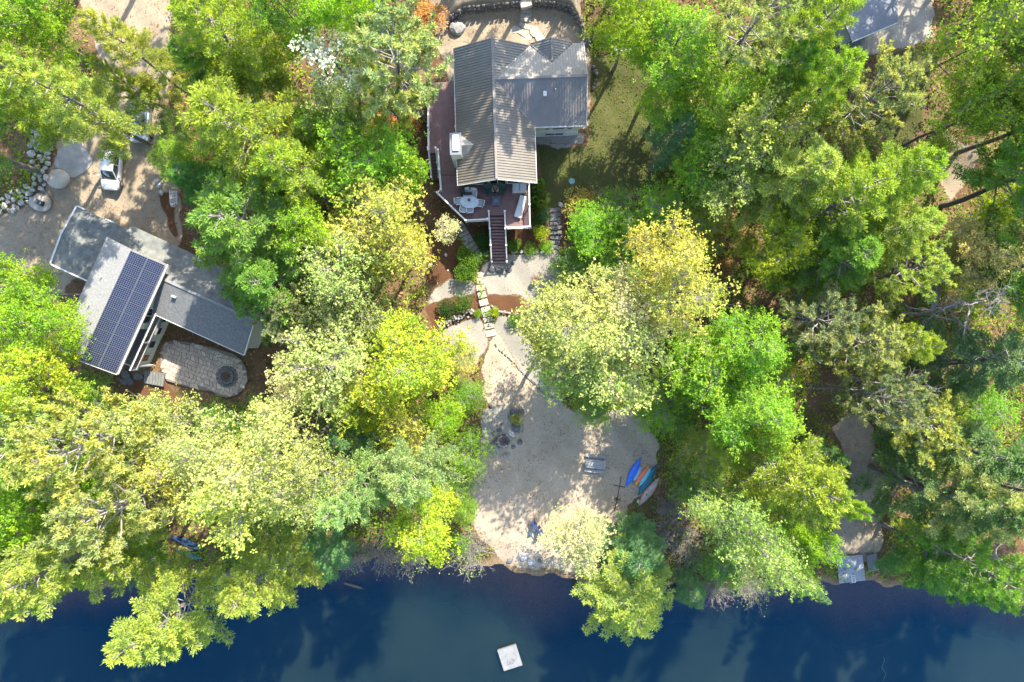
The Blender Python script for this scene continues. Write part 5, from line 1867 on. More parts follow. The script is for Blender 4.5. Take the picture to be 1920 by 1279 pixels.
def make_twigbush(seed, H=1.8, Rr=1.4, n=110):
    rng = np.random.default_rng(seed)
    st_, tw = MB(), MB()
    lf = Leafs(rng)
    for k in range(n):
        L = H * rng.uniform(.6, 1.15)
        p = bend((rng.normal() * .18, rng.normal() * .18, -.05), rng.uniform(0, 6.28), rng.uniform(.45, 1.3), L, rng.uniform(-.5, .2), 4, rng, .15)
        (st_ if k % 4 == 0 else tw).tube(p, [.02, .016, .012, .009, .005], 3, cap=False)
        for _ in range(3):
            q, d = along(p, rng.uniform(.4, .99))
            tw.tube(bend(q, rng.uniform(0, 6.28), rng.uniform(0, 1), .4, 0, 2, rng), [.01, .008, .004], 3, cap=False)
        if k % 2 == 0:
            C = np.repeat(p[-1][None], 4, 0) + rng.normal(size=(4, 3)) * .14
            lf.kites(C, rng.normal(size=(4, 3)), rng.uniform(.08, .14, 4), rng.uniform(.06, .09, 4), rng.uniform(0, 1, 4), flat=.9)
    return dict(H=H, R=Rr, cf=.5, trunk=mb_mesh(st_, 'stem', M_BRANCH), limbs=[], twigs=mb_mesh(tw, 'branchwork', M_BRANCH), crown=lf.mesh('foliage', M_LEAFP))


KIT = {
    'WP': [make_pine(1, nl=55), make_pine(2, nl=60, Rr=4.4), make_pine(3, nl=50, Rr=4.9, base=.34), make_pine(4, nl=55, Rr=4.5, base=.42)],
    'RP': [make_pine(11, 16, 3.9, .45, 40, 'red'), make_pine(12, 16, 4.1, .42, 44, 'red'), make_pine(13, 16, 4.0, .5, 36, 'red')],
    'HE': [make_pine(21, 12, 3.2, .12, 56, 'hemlock'), make_pine(22, 12, 3.4, .15, 50, 'hemlock')],
    'MA': [make_broadleaf(31, leaf=.15), make_broadleaf(32, leaf=.14, nl=10, nsub=17), make_broadleaf(33, leaf=.16, nl=8, nsub=21, Rr=4.5)],
    'OK': [make_broadleaf(41, leaf=.17, nclus=7, per=7, nsub=19, mat_=M_LEAFP, spread=.5), make_broadleaf(42, leaf=.165, nclus=7, per=7, nsub=20, mat_=M_LEAFP, spread=.5, nl=10),
           make_broadleaf(43, leaf=.175, nclus=7, per=7, nsub=20, mat_=M_LEAFP, spread=.55, Rr=4.6)],
    'SP': [make_broadleaf(51, H=6.5, Rr=2.6, base=.25, nl=7, nsub=12, nclus=10, per=8, leaf=.11, spread=.75, flat=.5), make_broadleaf(52, H=6.5, Rr=2.8, base=.3, nl=8, nsub=11, nclus=10, per=8, leaf=.11, spread=.8, flat=.5)],
    'SV': [make_broadleaf(61, leaf=.17, nclus=5, per=4, nsub=12, nl=10, mat_=M_LEAFP, spread=.4, Rr=3.0, H=15, base=.4)],
    'BT': [make_bare(71), make_bare(72, nl=20, droop=.1, Rr=3.8)],
    'BU': [make_bush(81), make_bush(82, lumps=7), ],
    'CO': [make_bush(85, H=1.5, Rr=.55, n=900, leaf=.13, conical=True)],
    'TW': [make_twigbush(91), make_twigbush(92, n=130)],
}
TINT = {
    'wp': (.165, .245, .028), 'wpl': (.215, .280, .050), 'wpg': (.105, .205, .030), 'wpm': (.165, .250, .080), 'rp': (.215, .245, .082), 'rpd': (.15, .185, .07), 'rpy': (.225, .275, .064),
    'he': (.065, .155, .035), 'hed': (.075, .145, .045), 'heg': (.085, .175, .06),
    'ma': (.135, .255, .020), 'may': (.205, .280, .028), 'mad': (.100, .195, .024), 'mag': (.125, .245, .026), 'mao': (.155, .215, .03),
    'ok': (.245, .280, .085), 'oky': (.270, .285, .055), 'okw': (.33, .33, .16), 'okg': (.165, .220, .058),
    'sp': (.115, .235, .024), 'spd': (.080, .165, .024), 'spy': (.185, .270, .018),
    'sv': (.44, .47, .39), 'or': (.26, .165, .055), 'br': (.19, .13, .065), 'none': (.2, .2, .2), 'bud': (.03, .075, .02), 'bug': (.075, .165, .022), 'bue': (.05, .115, .02), 'gold': (.24, .21, .055),
}
TNAME = {'WP': ('white_pine', 'pine tree'), 'RP': ('red_pine', 'pine tree'), 'HE': ('hemlock_tree', 'tree'), 'MA': ('maple_tree', 'tree'), 'OK': ('oak_tree', 'tree'), 'SP': ('sapling', 'sapling'),
         'SV': ('silver_tree', 'tree'), 'BT': ('bare_tree', 'tree'), 'BU': ('shrub', 'shrub'), 'CO': ('conical_evergreen', 'shrub'), 'TW': ('twiggy_shrub', 'shrub')}
TGROUP = {'WP': 'white pines round the houses and shore', 'RP': 'red pines in the woods', 'HE': 'hemlocks in the woods', 'MA': 'maples in the woods', 'OK': 'oaks in new leaf', 'SP': 'saplings below the big trees',
          'BT': 'bare trees', 'BU': 'garden and woodland shrubs', 'CO': 'conical evergreens beside the deck', 'TW': 'bare twiggy shrubs by the shore'}
RS = {'WP': 1.1, 'RP': 1.12, 'MA': 1.15, 'OK': 1.15, 'SP': 1.2, 'HE': 1.1}
trng = random.Random(77)
TB = 1.42
n_kind = {}


def tree(kind, px, py, rpx, H, tint, label, var=None, base=None, rz=None):
    kit = KIT[kind]
    i = n_kind.get(kind, 0)
    n_kind[kind] = i + 1
    k = kit[i % len(kit)] if var is None else kit[var]
    if base is not None:
        b = G(*base)
        zc = b.z + H * k['cf']
        Rr = rpx * RS.get(kind, 1.0) / 20 * (CAMZ - zc) / CAMZ
        x, y, z0 = b
    else:
        z0 = 2.0
        for _ in range(4):
            zc = z0 + H * k['cf']
            c = P(px, py, zc)
            z0 = tz(c.x, c.y)
        z0 = max(z0, -.2)
        Rr = rpx * RS.get(kind, 1.0) / 20 * (CAMZ - zc) / CAMZ
        x, y = c.x, c.y
    s = Rr / k['R']
    nm, cat = TNAME[kind]
    t = thing(nm, label, cat, (x, y, z0 - .05), trng.uniform(0, 6.28) if rz is None else rz, TGROUP.get(kind), (s, s, H / k['H']))
    col = TINT[tint]
    j = lambda v: v * trng.uniform(.93, 1.07)
    col = (j(col[0]) * TB * 1.08, j(col[1]) * TB, j(col[2]) * TB * 1.25, 1)
    for part_, me in ((k['trunk'].name.split('.')[0], k['trunk']), ('branchwork', k['twigs']), (k['crown'].name.split('.')[0] if k['crown'] else '', k['crown'])):
        if me is None:
            continue
        o = bpy.data.objects.new(part_, me)
        COL.objects.link(o)
        o.parent = t
        o.color = col
        if part_ == 'branchwork':
            o['kind'] = 'stuff'
    for me in k['limbs']:
        o = bpy.data.objects.new('limb', me)
        COL.objects.link(o)
        o.parent = t
    return t


TREES = [
    # ---- top left, round the drive
    ('MA', 45, 30, 80, 15, 'ma', 'bright green leafy tree in the top left corner of the woods'),
    ('WP', 20, 150, 85, 19, 'wp', 'yellow-green pine at the left edge above the two dark leaning trunks'),
    ('WP', 95, 150, 82, 21, 'wpl', 'tall pine with long bare grey trunk slanting over the boulder wall', None, (322, 292)),
    ('WP', 235, 85, 62, 17, 'wpl', 'slim yellow-green pine standing alone over the upper drive'),
    ('WP', 228, 150, 28, 15, 'wp', 'small pine bough crown hanging just above the silver blue pickup'),
    ('WP', 405, 55, 100, 19, 'wp', 'bright pine at the top edge right of the upper drive'),
    ('WP', 375, 120, 60, 14, 'wpg', 'greener pine between the upper drive and the big bright pine'),
    ('WP', 445, 235, 130, 19, 'wp', 'very large bright pine right of the white hatchback'),
    ('WP', 545, 320, 88, 16, 'wp', 'bright pine with pointed boughs between the largest pine and the side stairs'),
    ('WP', 450, 420, 130, 17, 'wpg', 'large green-yellow pine overhanging the wing of the grey house'),
    ('WP', 502, 535, 92, 14, 'wpg', 'darker pine over the far end of the low wing roof'),
    ('HE', 370, 340, 55, 9, 'he', 'dark hemlock beside the lattice trellis and the drive'),
    ('MA', 320, 300, 42, 7, 'mag', 'low bright green tree beside the hatchback tail'),
    ('SP', 322, 235, 28, 6, 'spd', 'dark sapling under pine boughs behind the pickup'),
    ('MA', 680, 300, 100, 12, 'mag', 'saturated green maple left of the side stairs'),
    ('MA', 755, 330, 50, 9, 'ma', 'smaller green maple touching the path below the side stairs'),
    ('MA', 610, 250, 60, 11, 'mad', 'darker green tree below the silver-leaved tree'),
    ('SV', 630, 110, 85, 15, 'sv', 'silver-leaved tree with a whitish crown among green ones'),
    ('RP', 745, 120, 105, 17, 'rp', 'big olive pine left of the brown-roofed house, twigs showing'),
    ('RP', 730, 190, 60, 13, 'rpy', 'lower yellowish olive pine beside the upper deck rail'),
    ('OK', 640, 215, 60, 13, 'okg', 'pale green open-crowned tree right below the silver-leaved tree'),
    ('MA', 660, 20, 75, 17, 'ma', 'green tree at the top edge above the silver-leaved tree'),
    ('MA', 540, 25, 65, 17, 'mad', 'deep green tree at the top edge between bright pine and silver tree'),
    ('MA', 480, 120, 60, 12, 'mad', 'shaded green tree between two bright pines near the top'),
    ('BU', 805, 35, 36, 2.2, 'or', 'orange-brown bush at the top beside the back yard'),
    ('BU', 720, 245, 45, 2.0, 'or', 'orange-brown undergrowth bush in the gap left of the deck'),
    ('BU', 770, 225, 32, 1.8, 'or', 'small orange bush close to the upper deck rail'),
    ('OK', 710, 425, 95, 14, 'oky', 'yellow oak in new leaf left of the diagonal deck rail'),
    ('OK', 755, 470, 60, 11, 'oky', 'smaller yellow oak beside the mulch bed'),
    ('OK', 640, 500, 80, 14, 'ok', 'pale yellow oak between the grey house wing and the mulch bed'),
    ('OK', 640, 575, 95, 12, 'okg', 'greyish green open oak left of the low hedge'),
    ('RP', 540, 580, 60, 11, 'rpd', 'dull olive pine beside the end gable of the low wing'),
    ('BT', 575, 640, 65, 11, 'none', 'pinkish bare tree with fine twigs right of the patio'),
    ('SV', 832, 430, 34, 6.5, 'okw', 'pale silvery sapling at the mulch bed below the diagonal deck rail'),
    ('MA', 590, 440, 60, 13, 'ma', 'green crown filling the gap right of the large wing-shading pine'),
    # ---- left, below the grey house
    ('MA', 20, 540, 70, 13, 'ma', 'green tree at the left edge above the grey house corner'),
    ('MA', 60, 620, 80, 15, 'ma', 'broad green tree left of the grey house roof'),
    ('MA', 55, 715, 82, 15, 'may', 'yellowish tree below left of the grey house'),
    ('SP', 165, 735, 38, 5, 'sp', 'vivid green sapling below the solar roof corner'),
    ('OK', 285, 790, 62, 13, 'ok', 'pale oak crown just below the timber steps'),
    ('OK', 250, 800, 60, 12, 'okg', 'greyish oak crown below the bare yard'),
    ('RP', 60, 830, 90, 17, 'rpy', 'pale yellow pine at the left edge in the middle of the wood'),
    ('RP', 190, 830, 95, 18, 'rpy', 'pale yellow pine with whitish dead twigs below the sapling'),
    ('MA', 55, 935, 78, 16, 'ma', 'leafy green tree at the left edge above the shore pines'),
    ('MA', 130, 900, 60, 13, 'mad', 'darker green tree between two pale yellow pines'),
    ('RP', 245, 935, 92, 17, 'rp', 'olive pine above the two shore pines with twigs showing'),
    ('OK', 400, 860, 85, 15, 'ok', 'pale oak straight below the round end of the patio'),
    ('OK', 510, 850, 92, 19, 'ok', 'large pale oak in the middle of the lower left wood'),
    ('OK', 480, 930, 85, 19, 'oky', 'yellow oak below the large pale oak'),
    ('OK', 355, 888, 66, 14, 'oky', 'yellow oak above the stored green canoe'),
    ('OK', 585, 900, 70, 18, 'okg', 'greenish oak between the yellow oak and mint pine'),
    ('SP', 490, 790, 50, 6, 'spd', 'shaded sapling below the fire pit end of the patio'),
    ('SP', 400, 795, 40, 5, 'bug', 'low green sapling along the lower patio edge'),
    ('OK', 620, 690, 105, 14, 'ok', 'wide pale oak with many grey twigs right of the fire pit'),
    ('OK', 555, 725, 56, 12, 'okw', 'whitish oak close to the fire pit edge of the patio'),
    ('MA', 770, 670, 92, 14, 'may', 'bright yellow-green maple left of the sand path'),
    ('MA', 700, 760, 75, 12, 'may', 'yellow-green maple in the centre of the lower left wood'),
    ('MA', 865, 672, 36, 7, 'ok', 'small pale round tree beside the garden steps foot'),
    ('SP', 880, 745, 36, 5, 'sp', 'bright sapling at the sand edge left of the beach fire ring'),
    ('MA', 830, 780, 45, 9, 'ma', 'green maple two crowns left of the beach fire ring'),
    ('SP', 872, 850, 44, 6, 'sp', 'green sapling at the sand edge below the beach fire ring'),
    ('SP', 850, 920, 40, 5.5, 'spd', 'darker sapling at the lower left edge of the sand'),
    ('OK', 760, 800, 55, 11, 'oky', 'yellowish oak above the mint green pines'),
    ('HE', 645, 820, 50, 10, 'heg', 'soft green hemlock above the pale mint pine'),
    ('WP', 650, 930, 80, 18, 'wpm', 'pale mint pine with drooping boughs above the shrubby shore'),
    ('WP', 770, 890, 78, 17, 'wpm', 'pale mint pine nearer the beach'),
    ('MA', 795, 965, 68, 14, 'may', 'yellow-green maple near the shore left of the beach'),
    ('MA', 870, 960, 30, 6, 'mag', 'small green tree at the lower left corner of the sand'),
    ('WP', 422, 938, 48, 15, 'wpl', 'pale pine just above the stored canoes'),
    ('WP', 90, 1065, 100, 20, 'wpl', 'broad pale pine on the left shore'),
    ('WP', 20, 1110, 65, 18, 'wp', 'pine at the left edge hanging over dark water'),
    ('WP', 190, 1040, 60, 13, 'wp', 'smaller pine filling in behind the broad left shore pine'),
    ('WP', 296, 1172, 100, 15, 'wpl', 'big yellowish pine leaning far over the lake'),
    ('WP', 482, 1092, 80, 15, 'wpl', 'pale shore pine with pointed boughs right of the stored canoes'),
    ('HE', 590, 1055, 55, 8, 'heg', 'soft green rounded tree at the shore right of pale shore pine'),
    ('SP', 240, 1060, 45, 6, 'spd', 'dark sapling between the two pale shore pines'),
    ('SP', 520, 1000, 50, 6, 'bug', 'shaded sapling behind the soft green shore tree'),
    ('SP', 462, 1030, 30, 5, 'spd', 'shaded sapling right of the stored canoes'),
    ('BU', 820, 1042, 22, 1.8, 'spy', 'bright yellow-green shrub right on the waterline'),
    ('BU', 862, 1018, 20, 1.8, 'sp', 'bright green shrub above the grey twigs left of the beach'),
    ('TW', 655, 1040, 38, 2.0, 'okg', 'grey twiggy shrub at the shore next to the soft green tree'),
    ('TW', 715, 1035, 40, 2.0, 'br', 'brownish twiggy shrub on the shore below the mint pine'),
    ('TW', 770, 1040, 38, 2.0, 'okg', 'grey twiggy shrub left of the yellow waterline shrub'),
    ('TW', 880, 1032, 46, 2.2, 'okg', 'large grey twiggy shrub at the left corner of the beach'),
    # ---- centre garden
    ('BU', 880, 488, 24, 2.0, 'bug', 'bright green shrub overhanging the top of the garden steps'),
    ('BU', 872, 510, 24, 1.8, 'bug', 'soft green shrub left of the garden steps'),
    ('BU', 868, 475, 14, 1.2, 'sp', 'small vivid shrub between curved steps and soft green shrub'),
    ('BU', 905, 447, 19, 1.6, 'bud', 'dark evergreen shrub left of the deck stairs'),
    ('BU', 908, 462, 15, 1.2, 'bud', 'low dark shrub at the lower left of the deck stairs'),
    ('BU', 838, 578, 21, 1.3, 'bud', 'left half of the dark clipped hedge'),
    ('BU', 868, 568, 21, 1.3, 'bue', 'right half of the dark clipped hedge'),
    ('BU', 895, 588, 9, .7, 'sp', 'tiny green plant left of the garden steps'),
    ('BU', 928, 585, 11, .8, 'spy', 'yellow-green tuft plant right of the garden steps'),
    ('BU', 966, 600, 16, 1.0, 'bug', 'low green shrub below the orange mulch bed'),
    ('CO', 1003, 340, 11, 1.7, 'bue', 'conical evergreen nearest the house corner'),
    ('CO', 1012, 344, 11, 1.7, 'bug', 'conical evergreen second from the house, lawn side'),
    ('CO', 1004, 357, 11, 1.7, 'bue', 'conical evergreen in the middle of the deck row'),
    ('CO', 1013, 363, 11, 1.7, 'bue', 'conical evergreen in the middle, lawn side'),
    ('CO', 1004, 376, 12, 1.7, 'bue', 'conical evergreen near the chaise end of the deck'),
    ('CO', 1014, 383, 12, 1.7, 'bug', 'conical evergreen last in the deck row, lawn side'),
    ('BU', 1006, 412, 15, 1.4, 'bud', 'dark bluish shrub beside the deck corner'),
    ('BU', 1020, 405, 14, 1.3, 'heg', 'rounded shrub between deck corner and rough stone steps'),
    ('BU', 1014, 436, 18, 1.4, 'spy', 'yellow-green mounded shrub below the deck corner'),
    ('BU', 965, 460, 16, .8, 'bug', 'low green ground shrub right of the deck stairs'),
    ('BU', 995, 466, 16, .8, 'bug', 'low green ground shrub along the gravel terrace edge'),
    ('BU', 1025, 462, 15, .8, 'sp', 'low green ground shrub at the foot of rough stone steps'),
    ('BU', 968, 786, 14, .9, 'okg', 'straggly small bush growing among dark rocks on the beach'),
    # ---- right of the house
    ('MA', 1180, 45, 70, 13, 'ma', 'green tree at the top right of the back yard'),
    ('BU', 1135, 55, 26, 2.0, 'mao', 'olive green bush beside the curving retaining wall'),
    ('WP', 1330, 0, 95, 22, 'wpg', 'tall pine whose thick grey trunk stands at the lawn edge', None, (1213, 203)),
    ('MA', 1265, 90, 85, 13, 'mag', 'green maple behind the thick grey trunk by the lawn'),
    ('MA', 1245, 190, 55, 9, 'ma', 'small green maple at the lawn edge beside the thick trunk'),
    ('HE', 1275, 245, 60, 8, 'heg', 'soft grey-green hemlock between lawn and bright maples'),
    ('RP', 1405, 60, 90, 18, 'rp', 'olive pine at the top edge right of the thick trunk'),
    ('WP', 1530, 50, 85, 19, 'wp', 'bright pine beside the neighbour house at the top'),
    ('WP', 1545, 160, 75, 18, 'wp', 'bright pine below the neighbour house roof'),
    ('WP', 1480, 130, 60, 15, 'wpg', 'greener pine left of the two bright pines near the neighbour roof'),
    ('RP', 1620, 190, 78, 17, 'rp', 'rounded olive-grey pine with a twiggy heart below the neighbour house'),
    ('MA', 1340, 180, 70, 12, 'mag', 'green maple in the middle of the upper right wood'),
    ('OK', 1430, 240, 100, 13, 'oky', 'yellowish oak left of the rounded olive-grey pine'),
    ('MA', 1330, 310, 80, 9, 'mag', 'green low tree right of the lawn bottom edge'),
    ('OK', 1390, 330, 80, 12, 'okg', 'greenish oak below the yellowish oak'),
    ('OK', 1830, 80, 78, 15, 'may', 'airy green tree in the upper right corner wood'),
    ('OK', 1815, 215, 58, 12, 'may', 'yellow-green tree left of the long leaning trunks at right'),
    ('OK', 1890, 180, 68, 14, 'may', 'airy green tree at the right edge above the sunlit clearing'),
    ('MA', 1748, 300, 34, 8, 'spy', 'low yellow-green tree at the dark lawn strip'),
    ('WP', 1500, 330, 90, 17, 'wpl', 'feathery pine left of the group of big right-hand pines'),
    ('WP', 1590, 370, 110, 18, 'wp', 'biggest bright pine of the right-hand group'),
    ('WP', 1680, 330, 85, 17, 'wp', 'bright pine with pointed boughs facing the sunlit clearing'),
    ('WP', 1690, 430, 75, 16, 'wpl', 'bright pine below the pointed-bough pine at the clearing'),
    ('WP', 1580, 480, 90, 15, 'wpg', 'shaded green pine in the middle of the right-hand group'),
    ('RP', 1690, 510, 65, 14, 'rpy', 'pale olive pine below the bright clearing pines'),
    ('OK', 1250, 480, 75, 17, 'oky', 'pale yellow oak right of the gravel terrace'),
    ('OK', 1270, 550, 85, 18, 'oky', 'yellow oak in the middle of the right wood'),
    ('OK', 1065, 600, 92, 17, 'ok', 'large pale oak beside the orange mulch bed'),
    ('OK', 1155, 660, 105, 14, 'ok', 'large pale oak above the picnic table'),
    ('OK', 1060, 690, 70, 12, 'okg', 'pale oak crown over the gravel strip beside the sand'),
    ('OK', 1180, 580, 80, 14, 'okw', 'palest oak in the centre of the right wood'),
    ('MA', 1120, 430, 62, 6, 'sp', 'vivid green low tree right of the rough stone steps'),
    ('SP', 1185, 440, 50, 6, 'sp', 'vivid green sapling right of the low tree by rough steps'),
    ('SP', 1150, 500, 55, 5.5, 'sp', 'vivid green sapling above the large pale oaks'),
    ('SP', 1070, 500, 36, 4.5, 'bug', 'soft green sapling at the edge of the gravel terrace'),
    ('BU', 1090, 385, 38, 2.2, 'gold', 'golden green shrub at the bottom edge of the lawn'),
    ('SP', 1150, 390, 40, 5, 'spd', 'darker green sapling below the lawn'),
    ('SP', 1240, 390, 55, 6, 'sp', 'bright sapling right below the lawn edge'),
    ('SP', 1310, 440, 55, 6, 'mao', 'olive green sapling among brown underbrush in the right wood'),
    ('BU', 1330, 430, 40, 2.0, 'br', 'brown leafless underbrush in the upper middle of right wood'),
    ('BU', 1350, 500, 32, 2.0, 'br', 'brown underbrush right of the yellow oak'),
    ('MA', 1340, 700, 95, 12, 'sp', 'saturated green low tree in the heart of the right wood'),
    ('MA', 1400, 640, 75, 15, 'mag', 'green tree right of the large pale oaks'),
    ('MA', 1450, 470, 70, 11, 'may', 'yellow-green tree left of the shaded green pine'),
    ('SP', 1112, 765, 38, 5.5, 'sp', 'green sapling poking onto the sand above the picnic table'),
    ('SP', 1235, 750, 58, 6, 'sp', 'bright green sapling right of the picnic table'),
    ('SP', 1270, 785, 38, 5, 'spd', 'darker sapling above the row of kayaks'),
    ('SP', 1318, 850, 50, 8, 'mao', 'olive green sapling right of the kayaks'),
    ('MA', 1400, 790, 80, 14, 'mag', 'green tree between the heart of right wood and the bright shore pine'),
    ('SP', 1450, 720, 55, 6, 'spy', 'yellow-green sapling in the right wood'),
    ('RP', 1530, 600, 75, 14, 'rpd', 'dark olive pine with bare snags in the right wood'),
    ('RP', 1610, 640, 75, 14, 'rp', 'olive pine left of the bright finger-boughed pine'),
    ('BT', 1530, 500, 60, 12, 'none', 'bare gnarled tree between pines of the right wood'),
    ('WP', 1700, 650, 65, 15, 'wp', 'bright pine with finger-like boughs above the dirt path'),
    ('RP', 1712, 785, 78, 12.8, 'rpy', 'yellow olive pine with white twigs beside the dirt path'),
    ('RP', 1640, 740, 62, 14, 'rpd', 'dull pine with whitish dead twigs over the dirt path top'),
    ('BT', 1680, 720, 60, 13, 'none', 'bare whitish tangle of a tree above the dirt path'),
    ('BT', 1800, 582, 90, 14, 'none', 'dead tree with a long bare trunk and white branches at right', None, (1683, 586)),
    ('WP', 1490, 900, 116, 17, 'wp', 'big bright pine left of the dirt path to the dock'),
    ('WP', 1560, 935, 46, 15, 'wp', 'bright pine bough crown reaching across the dirt path'),
    ('HE', 1560, 860, 34, 7, 'he', 'dark hemlock in the shade at the dirt path edge'),
    ('OK', 1378, 985, 72, 18, 'okg', 'open greenish oak in the shade behind the shore'),
    ('OK', 1426, 1032, 60, 18, 'okg', 'open oak near the shore left of the dock float'),
    ('SP', 1320, 900, 55, 6, 'spd', 'shaded sapling behind the pinkish canoe'),
    ('MA', 1470, 1050, 46, 13, 'mad', 'dark green tree beside the dock float'),
    ('MA', 1503, 1000, 38, 13, 'ma', 'green tree tucked under the big bright pine on its dock side'),
    ('RP', 15, 1000, 62, 15, 'rp', 'olive pine at the left edge just above the pale shore pines'),
    ('HE', 1516, 1100, 28, 10, 'heg', 'green hemlock hanging over the water left of the dock float'),
    ('WP', 1187, 1135, 88, 12, 'wpl', 'pale yellow pine hanging over the lake right of the cream tree'),
    ('HE', 1192, 1048, 72, 8, 'heg', 'green feathery hemlock behind the lake-hanging pine'),
    ('OK', 1085, 1012, 62, 8, 'okw', 'cream leafed tree standing alone at the beach waterline'),
    ('HE', 1300, 1115, 34, 6, 'heg', 'small green tree at the waterline right of lake-hanging pine'),
    ('TW', 1340, 1105, 38, 2.0, 'br', 'brown twiggy shrub at the waterline in the shade'),
    ('TW', 1410, 1105, 36, 2.0, 'okg', 'grey twiggy shrub at the waterline below the open oak'),
    ('TW', 1265, 1000, 55, 2.4, 'br', 'brown thicket behind the green feathery hemlock'),
    ('TW', 1262, 955, 38, 2.0, 'br', 'brown thicket right of the pinkish canoe'),
    ('TW', 1300, 1040, 42, 2.0, 'br', 'brown thicket near the shore right of the hemlock'),
    ('SP', 1360, 1060, 44, 5, 'bug', 'green sapling near the shore in the shade'),
    ('HE', 1792, 1085, 66, 15, 'he', 'broad dark green hemlock right of the dock float'),
    ('SP', 1730, 1010, 40, 5, 'spy', 'yellow-green sapling right of the dirt path end'),
    ('WP', 1880, 1090, 85, 18, 'wpg', 'green pine over the water at the lower right edge'),
    ('BT', 1845, 1040, 100, 19, 'none', 'dead leaning tree with curved white limbs over lower right water'),
    ('WP', 1870, 960, 85, 18, 'rp', 'olive green pine above the dead leaning tree'),
    ('HE', 1790, 935, 88, 20, 'hed', 'dark hemlock right of the dirt path'),
    ('HE', 1840, 850, 85, 19, 'hed', 'dark hemlock at the right edge of the lower wood'),
    ('SP', 1840, 770, 60, 6, 'sp', 'bright sapling in the dark hollow at right'),
    ('HE', 1870, 680, 90, 17, 'hed', 'dark hemlock below the dead tree at right'),
    ('SP', 1780, 800, 40, 5, 'spy', 'yellow-green sapling beside the yellow olive pine'),
    ('MA', 1840, 470, 80, 12, 'rp', 'pale olive airy tree beyond the sunlit clearing'),
    ('SP', 1880, 400, 55, 6, 'spy', 'yellow-green sapling under the long leaning trunks'),
    ('SP', 1850, 540, 50, 5, 'spy', 'yellow-green sapling between two leaning trunks at right'),
]
for e in TREES:
    if e[2] == 0 or e[3] == 0:
        continue
    k, px, py, rpx, H, tint, lab = e[:7]
    b = e[8] if len(e) > 8 else None
    if py > 720 and H >= 13 and k in ('WP', 'RP', 'OK', 'MA') and b is None:
        H *= 1.25
    tree(k, px, py, rpx, H, tint, lab, base=b)

# tall trunks at the picture's edges whose crowns stand beyond the frame
EDGE = [
    (1764, 384, 20, 'long slanting trunk crossing the sunlit clearing at right'), (1860, 382, 20, 'slanting trunk at the right edge above the clearing, short in view'),
    (1757, 520, 21, 'long pale trunk slanting below the sunlit clearing'), (1832, 527, 20, 'thinner trunk just below the long pale one at right'),
    (1770, 72, 19, 'dark trunk slanting up from the neighbour gravel yard'), (1768, 96, 21, 'dark trunk right below the gravel yard, longest in that corner'),
    (1782, 216, 20, 'thin trunk slanting through airy leaves at upper right'), (1795, 290, 20, 'thin trunk above the sunlit clearing'),
    (58, 228, 20, 'dark trunk slanting above the boulder wall at left edge'), (72, 318, 20, 'dark trunk slanting behind the boulder wall, lower of two'),
    (48, 520, 18, 'dark trunk at the left edge beside the drive'),
    (1100, -60, 19, 'pine beyond the top edge above the right end of retaining wall'), (1030, -110, 21, 'pine far beyond the top edge right of the bank steps'), (960, -75, 18, 'pine beyond the top edge left of the bank steps'), (1180, -70, 20, 'pine beyond the top edge above the lawn'),
    (860, -70, 18, 'pine beyond the top edge above the orange bush'), (280, -60, 18, 'pine beyond the top edge on the right of the drive'),
    (180, -60, 19, 'pine beyond the top edge standing in the drive mouth'), (420, -80, 18, 'pine beyond the top edge above the bright pines'),
    (1690, -60, 21, 'pine beyond the top edge behind the neighbour house'), (1760, -30, 22, 'pine beyond the top edge beside the neighbour gravel yard'),
     (1790, -150, 21, 'pine far beyond the top edge behind the neighbour gravel yard'),
    (1775, 880, 22, 'pine beyond the right edge whose trunk starts by the dark hemlocks'), (1850, 900, 22, 'pine beyond the right edge above the dead leaning tree'), (1930, 880, 23, 'pine beyond the right edge, far right of the lake shore'), 
]
for x, y, H, lab in EDGE:
    t = tree('WP' if H > 19 else 'RP', 0, 0, 100, H, 'wpg', lab, base=(x, y))

# ------------------------------------------------------------------ undergrowth and leaf litter of the forest floor
rng = np.random.default_rng(5)
N_ = 120000
ux = rng.uniform(-50, 50, N_ * 3)
uy = rng.uniform(-24, 34, N_ * 3)
dens = .5 + .5 * np.sin(ux * .55 + 1.7 * np.sin(uy * .4)) * np.cos(uy * .6 + 1.3 * np.sin(ux * .35)) + .25 * np.sin(ux * 2.1 + uy * 1.7)
ix = np.clip(np.searchsorted(gx, ux), 0, len(gx) - 1)
iy = np.clip(np.searchsorted(gy, uy), 0, len(gy) - 1)
ok_ = (W['ground'][iy, ix] > .85) & (GZ[iy, ix] > .12) & (rng.uniform(0, 1, N_ * 3) < dens * .9 + .12)
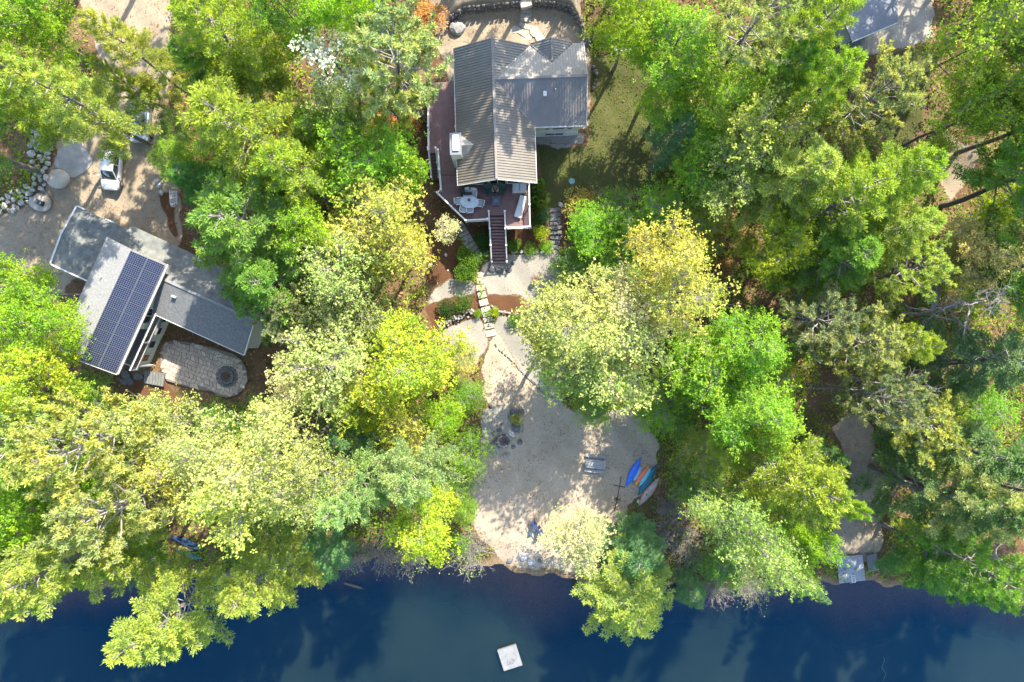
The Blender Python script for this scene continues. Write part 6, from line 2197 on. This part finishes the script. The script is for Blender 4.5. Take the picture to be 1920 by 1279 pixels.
# keep it out of the houses and the patio
ok_ &= ~((ux > -8.5) & (ux < 6.8) & (uy > 9.5) & (uy < 25)) & ~((ux > -40.5) & (ux < -18.5) & (uy > -5.5) & (uy < 14.5))
ux, uy = ux[ok_][:N_], uy[ok_][:N_]
uz = terr(ux, uy)
hh = np.clip(dens[ok_][:N_], .1, 1.2) * rng.uniform(.02, 1.3, len(ux)) ** 1.2
lfu = Leafs(rng)
C = np.stack([ux, uy, uz + hh], 1)
Dn = rng.normal(size=C.shape); Dn[:, 2] = Dn[:, 2] * .4 + .2
lfu.kites(C, Dn, rng.uniform(.13, .30, len(C)), rng.uniform(.10, .20, len(C)), np.clip(.5 + .5 * np.sin(ux * .9) * np.cos(uy * .8) + rng.normal(size=len(C)) * .2, 0, 1), flat=.7)
und = bpy.data.objects.new('undergrowth', lfu.mesh('undergrowth', leaf_mat('undergrowth_leaves', .35, (1.5, 1.15, .9), (.5, .7, .7))))
und.color = (.13, .235, .026, 1)
und['kind'] = 'stuff'
COL.objects.link(und)


# ------------------------------------------------------------------ leaf litter and grit lying on the open ground
def litter(name, zone, n, lo, hi, col, seed, bias=0.0):
    r_ = np.random.default_rng(seed)
    fx, fy = r_.uniform(-50, 50, n * 40), r_.uniform(-24, 34, n * 40)
    jx = np.clip(np.searchsorted(gx, fx), 0, len(gx) - 1)
    jy = np.clip(np.searchsorted(gy, fy), 0, len(gy) - 1)
    patch = .5 + .5 * np.sin(fx * 1.3 + 1.9 * np.sin(fy * .8)) * np.sin(fy * 1.1 + 1.3 * np.sin(fx * .6))
    k_ = (W[zone][jy, jx] > .5) & (GZ[jy, jx] > .1) & (r_.uniform(0, 1, n * 40) < patch ** 2 + bias)
    fx, fy = fx[k_][:n], fy[k_][:n]
    L_ = Leafs(r_)
    C_ = np.stack([fx, fy, terr(fx, fy) + r_.uniform(.02, .05, len(fx))], 1)
    D_ = r_.normal(size=C_.shape)
    D_[:, 2] *= .15
    L_.kites(C_, D_, r_.uniform(lo, hi, len(fx)), r_.uniform(lo, hi, len(fx)) * .7, r_.uniform(0, 1, len(fx)), flat=.35)
    o_ = bpy.data.objects.new(name, L_.mesh(name, M_LITTER))
    o_.color = (*col, 1)
    o_['kind'] = 'stuff'
    COL.objects.link(o_)


M_LITTER = leaf_mat('litter', .05, (1.5, 1.3, 1.1), (.6, .6, .6))
litter('beach_litter', 'beach', 2600, .05, .16, (.12, .085, .055), 3, .05)
litter('drive_litter', 'driveway', 3500, .05, .17, (.17, .11, .065), 4, .05)
litter('gravel_litter', 'gravel', 700, .05, .13, (.14, .10, .065), 6, .05)
litter('lawn_grass', 'lawn', 4000, .08, .18, (.07, .085, .025), 7, .3)
litter('forest_litter', 'ground', 16000, .1, .26, (.26, .16, .09), 8, .2)
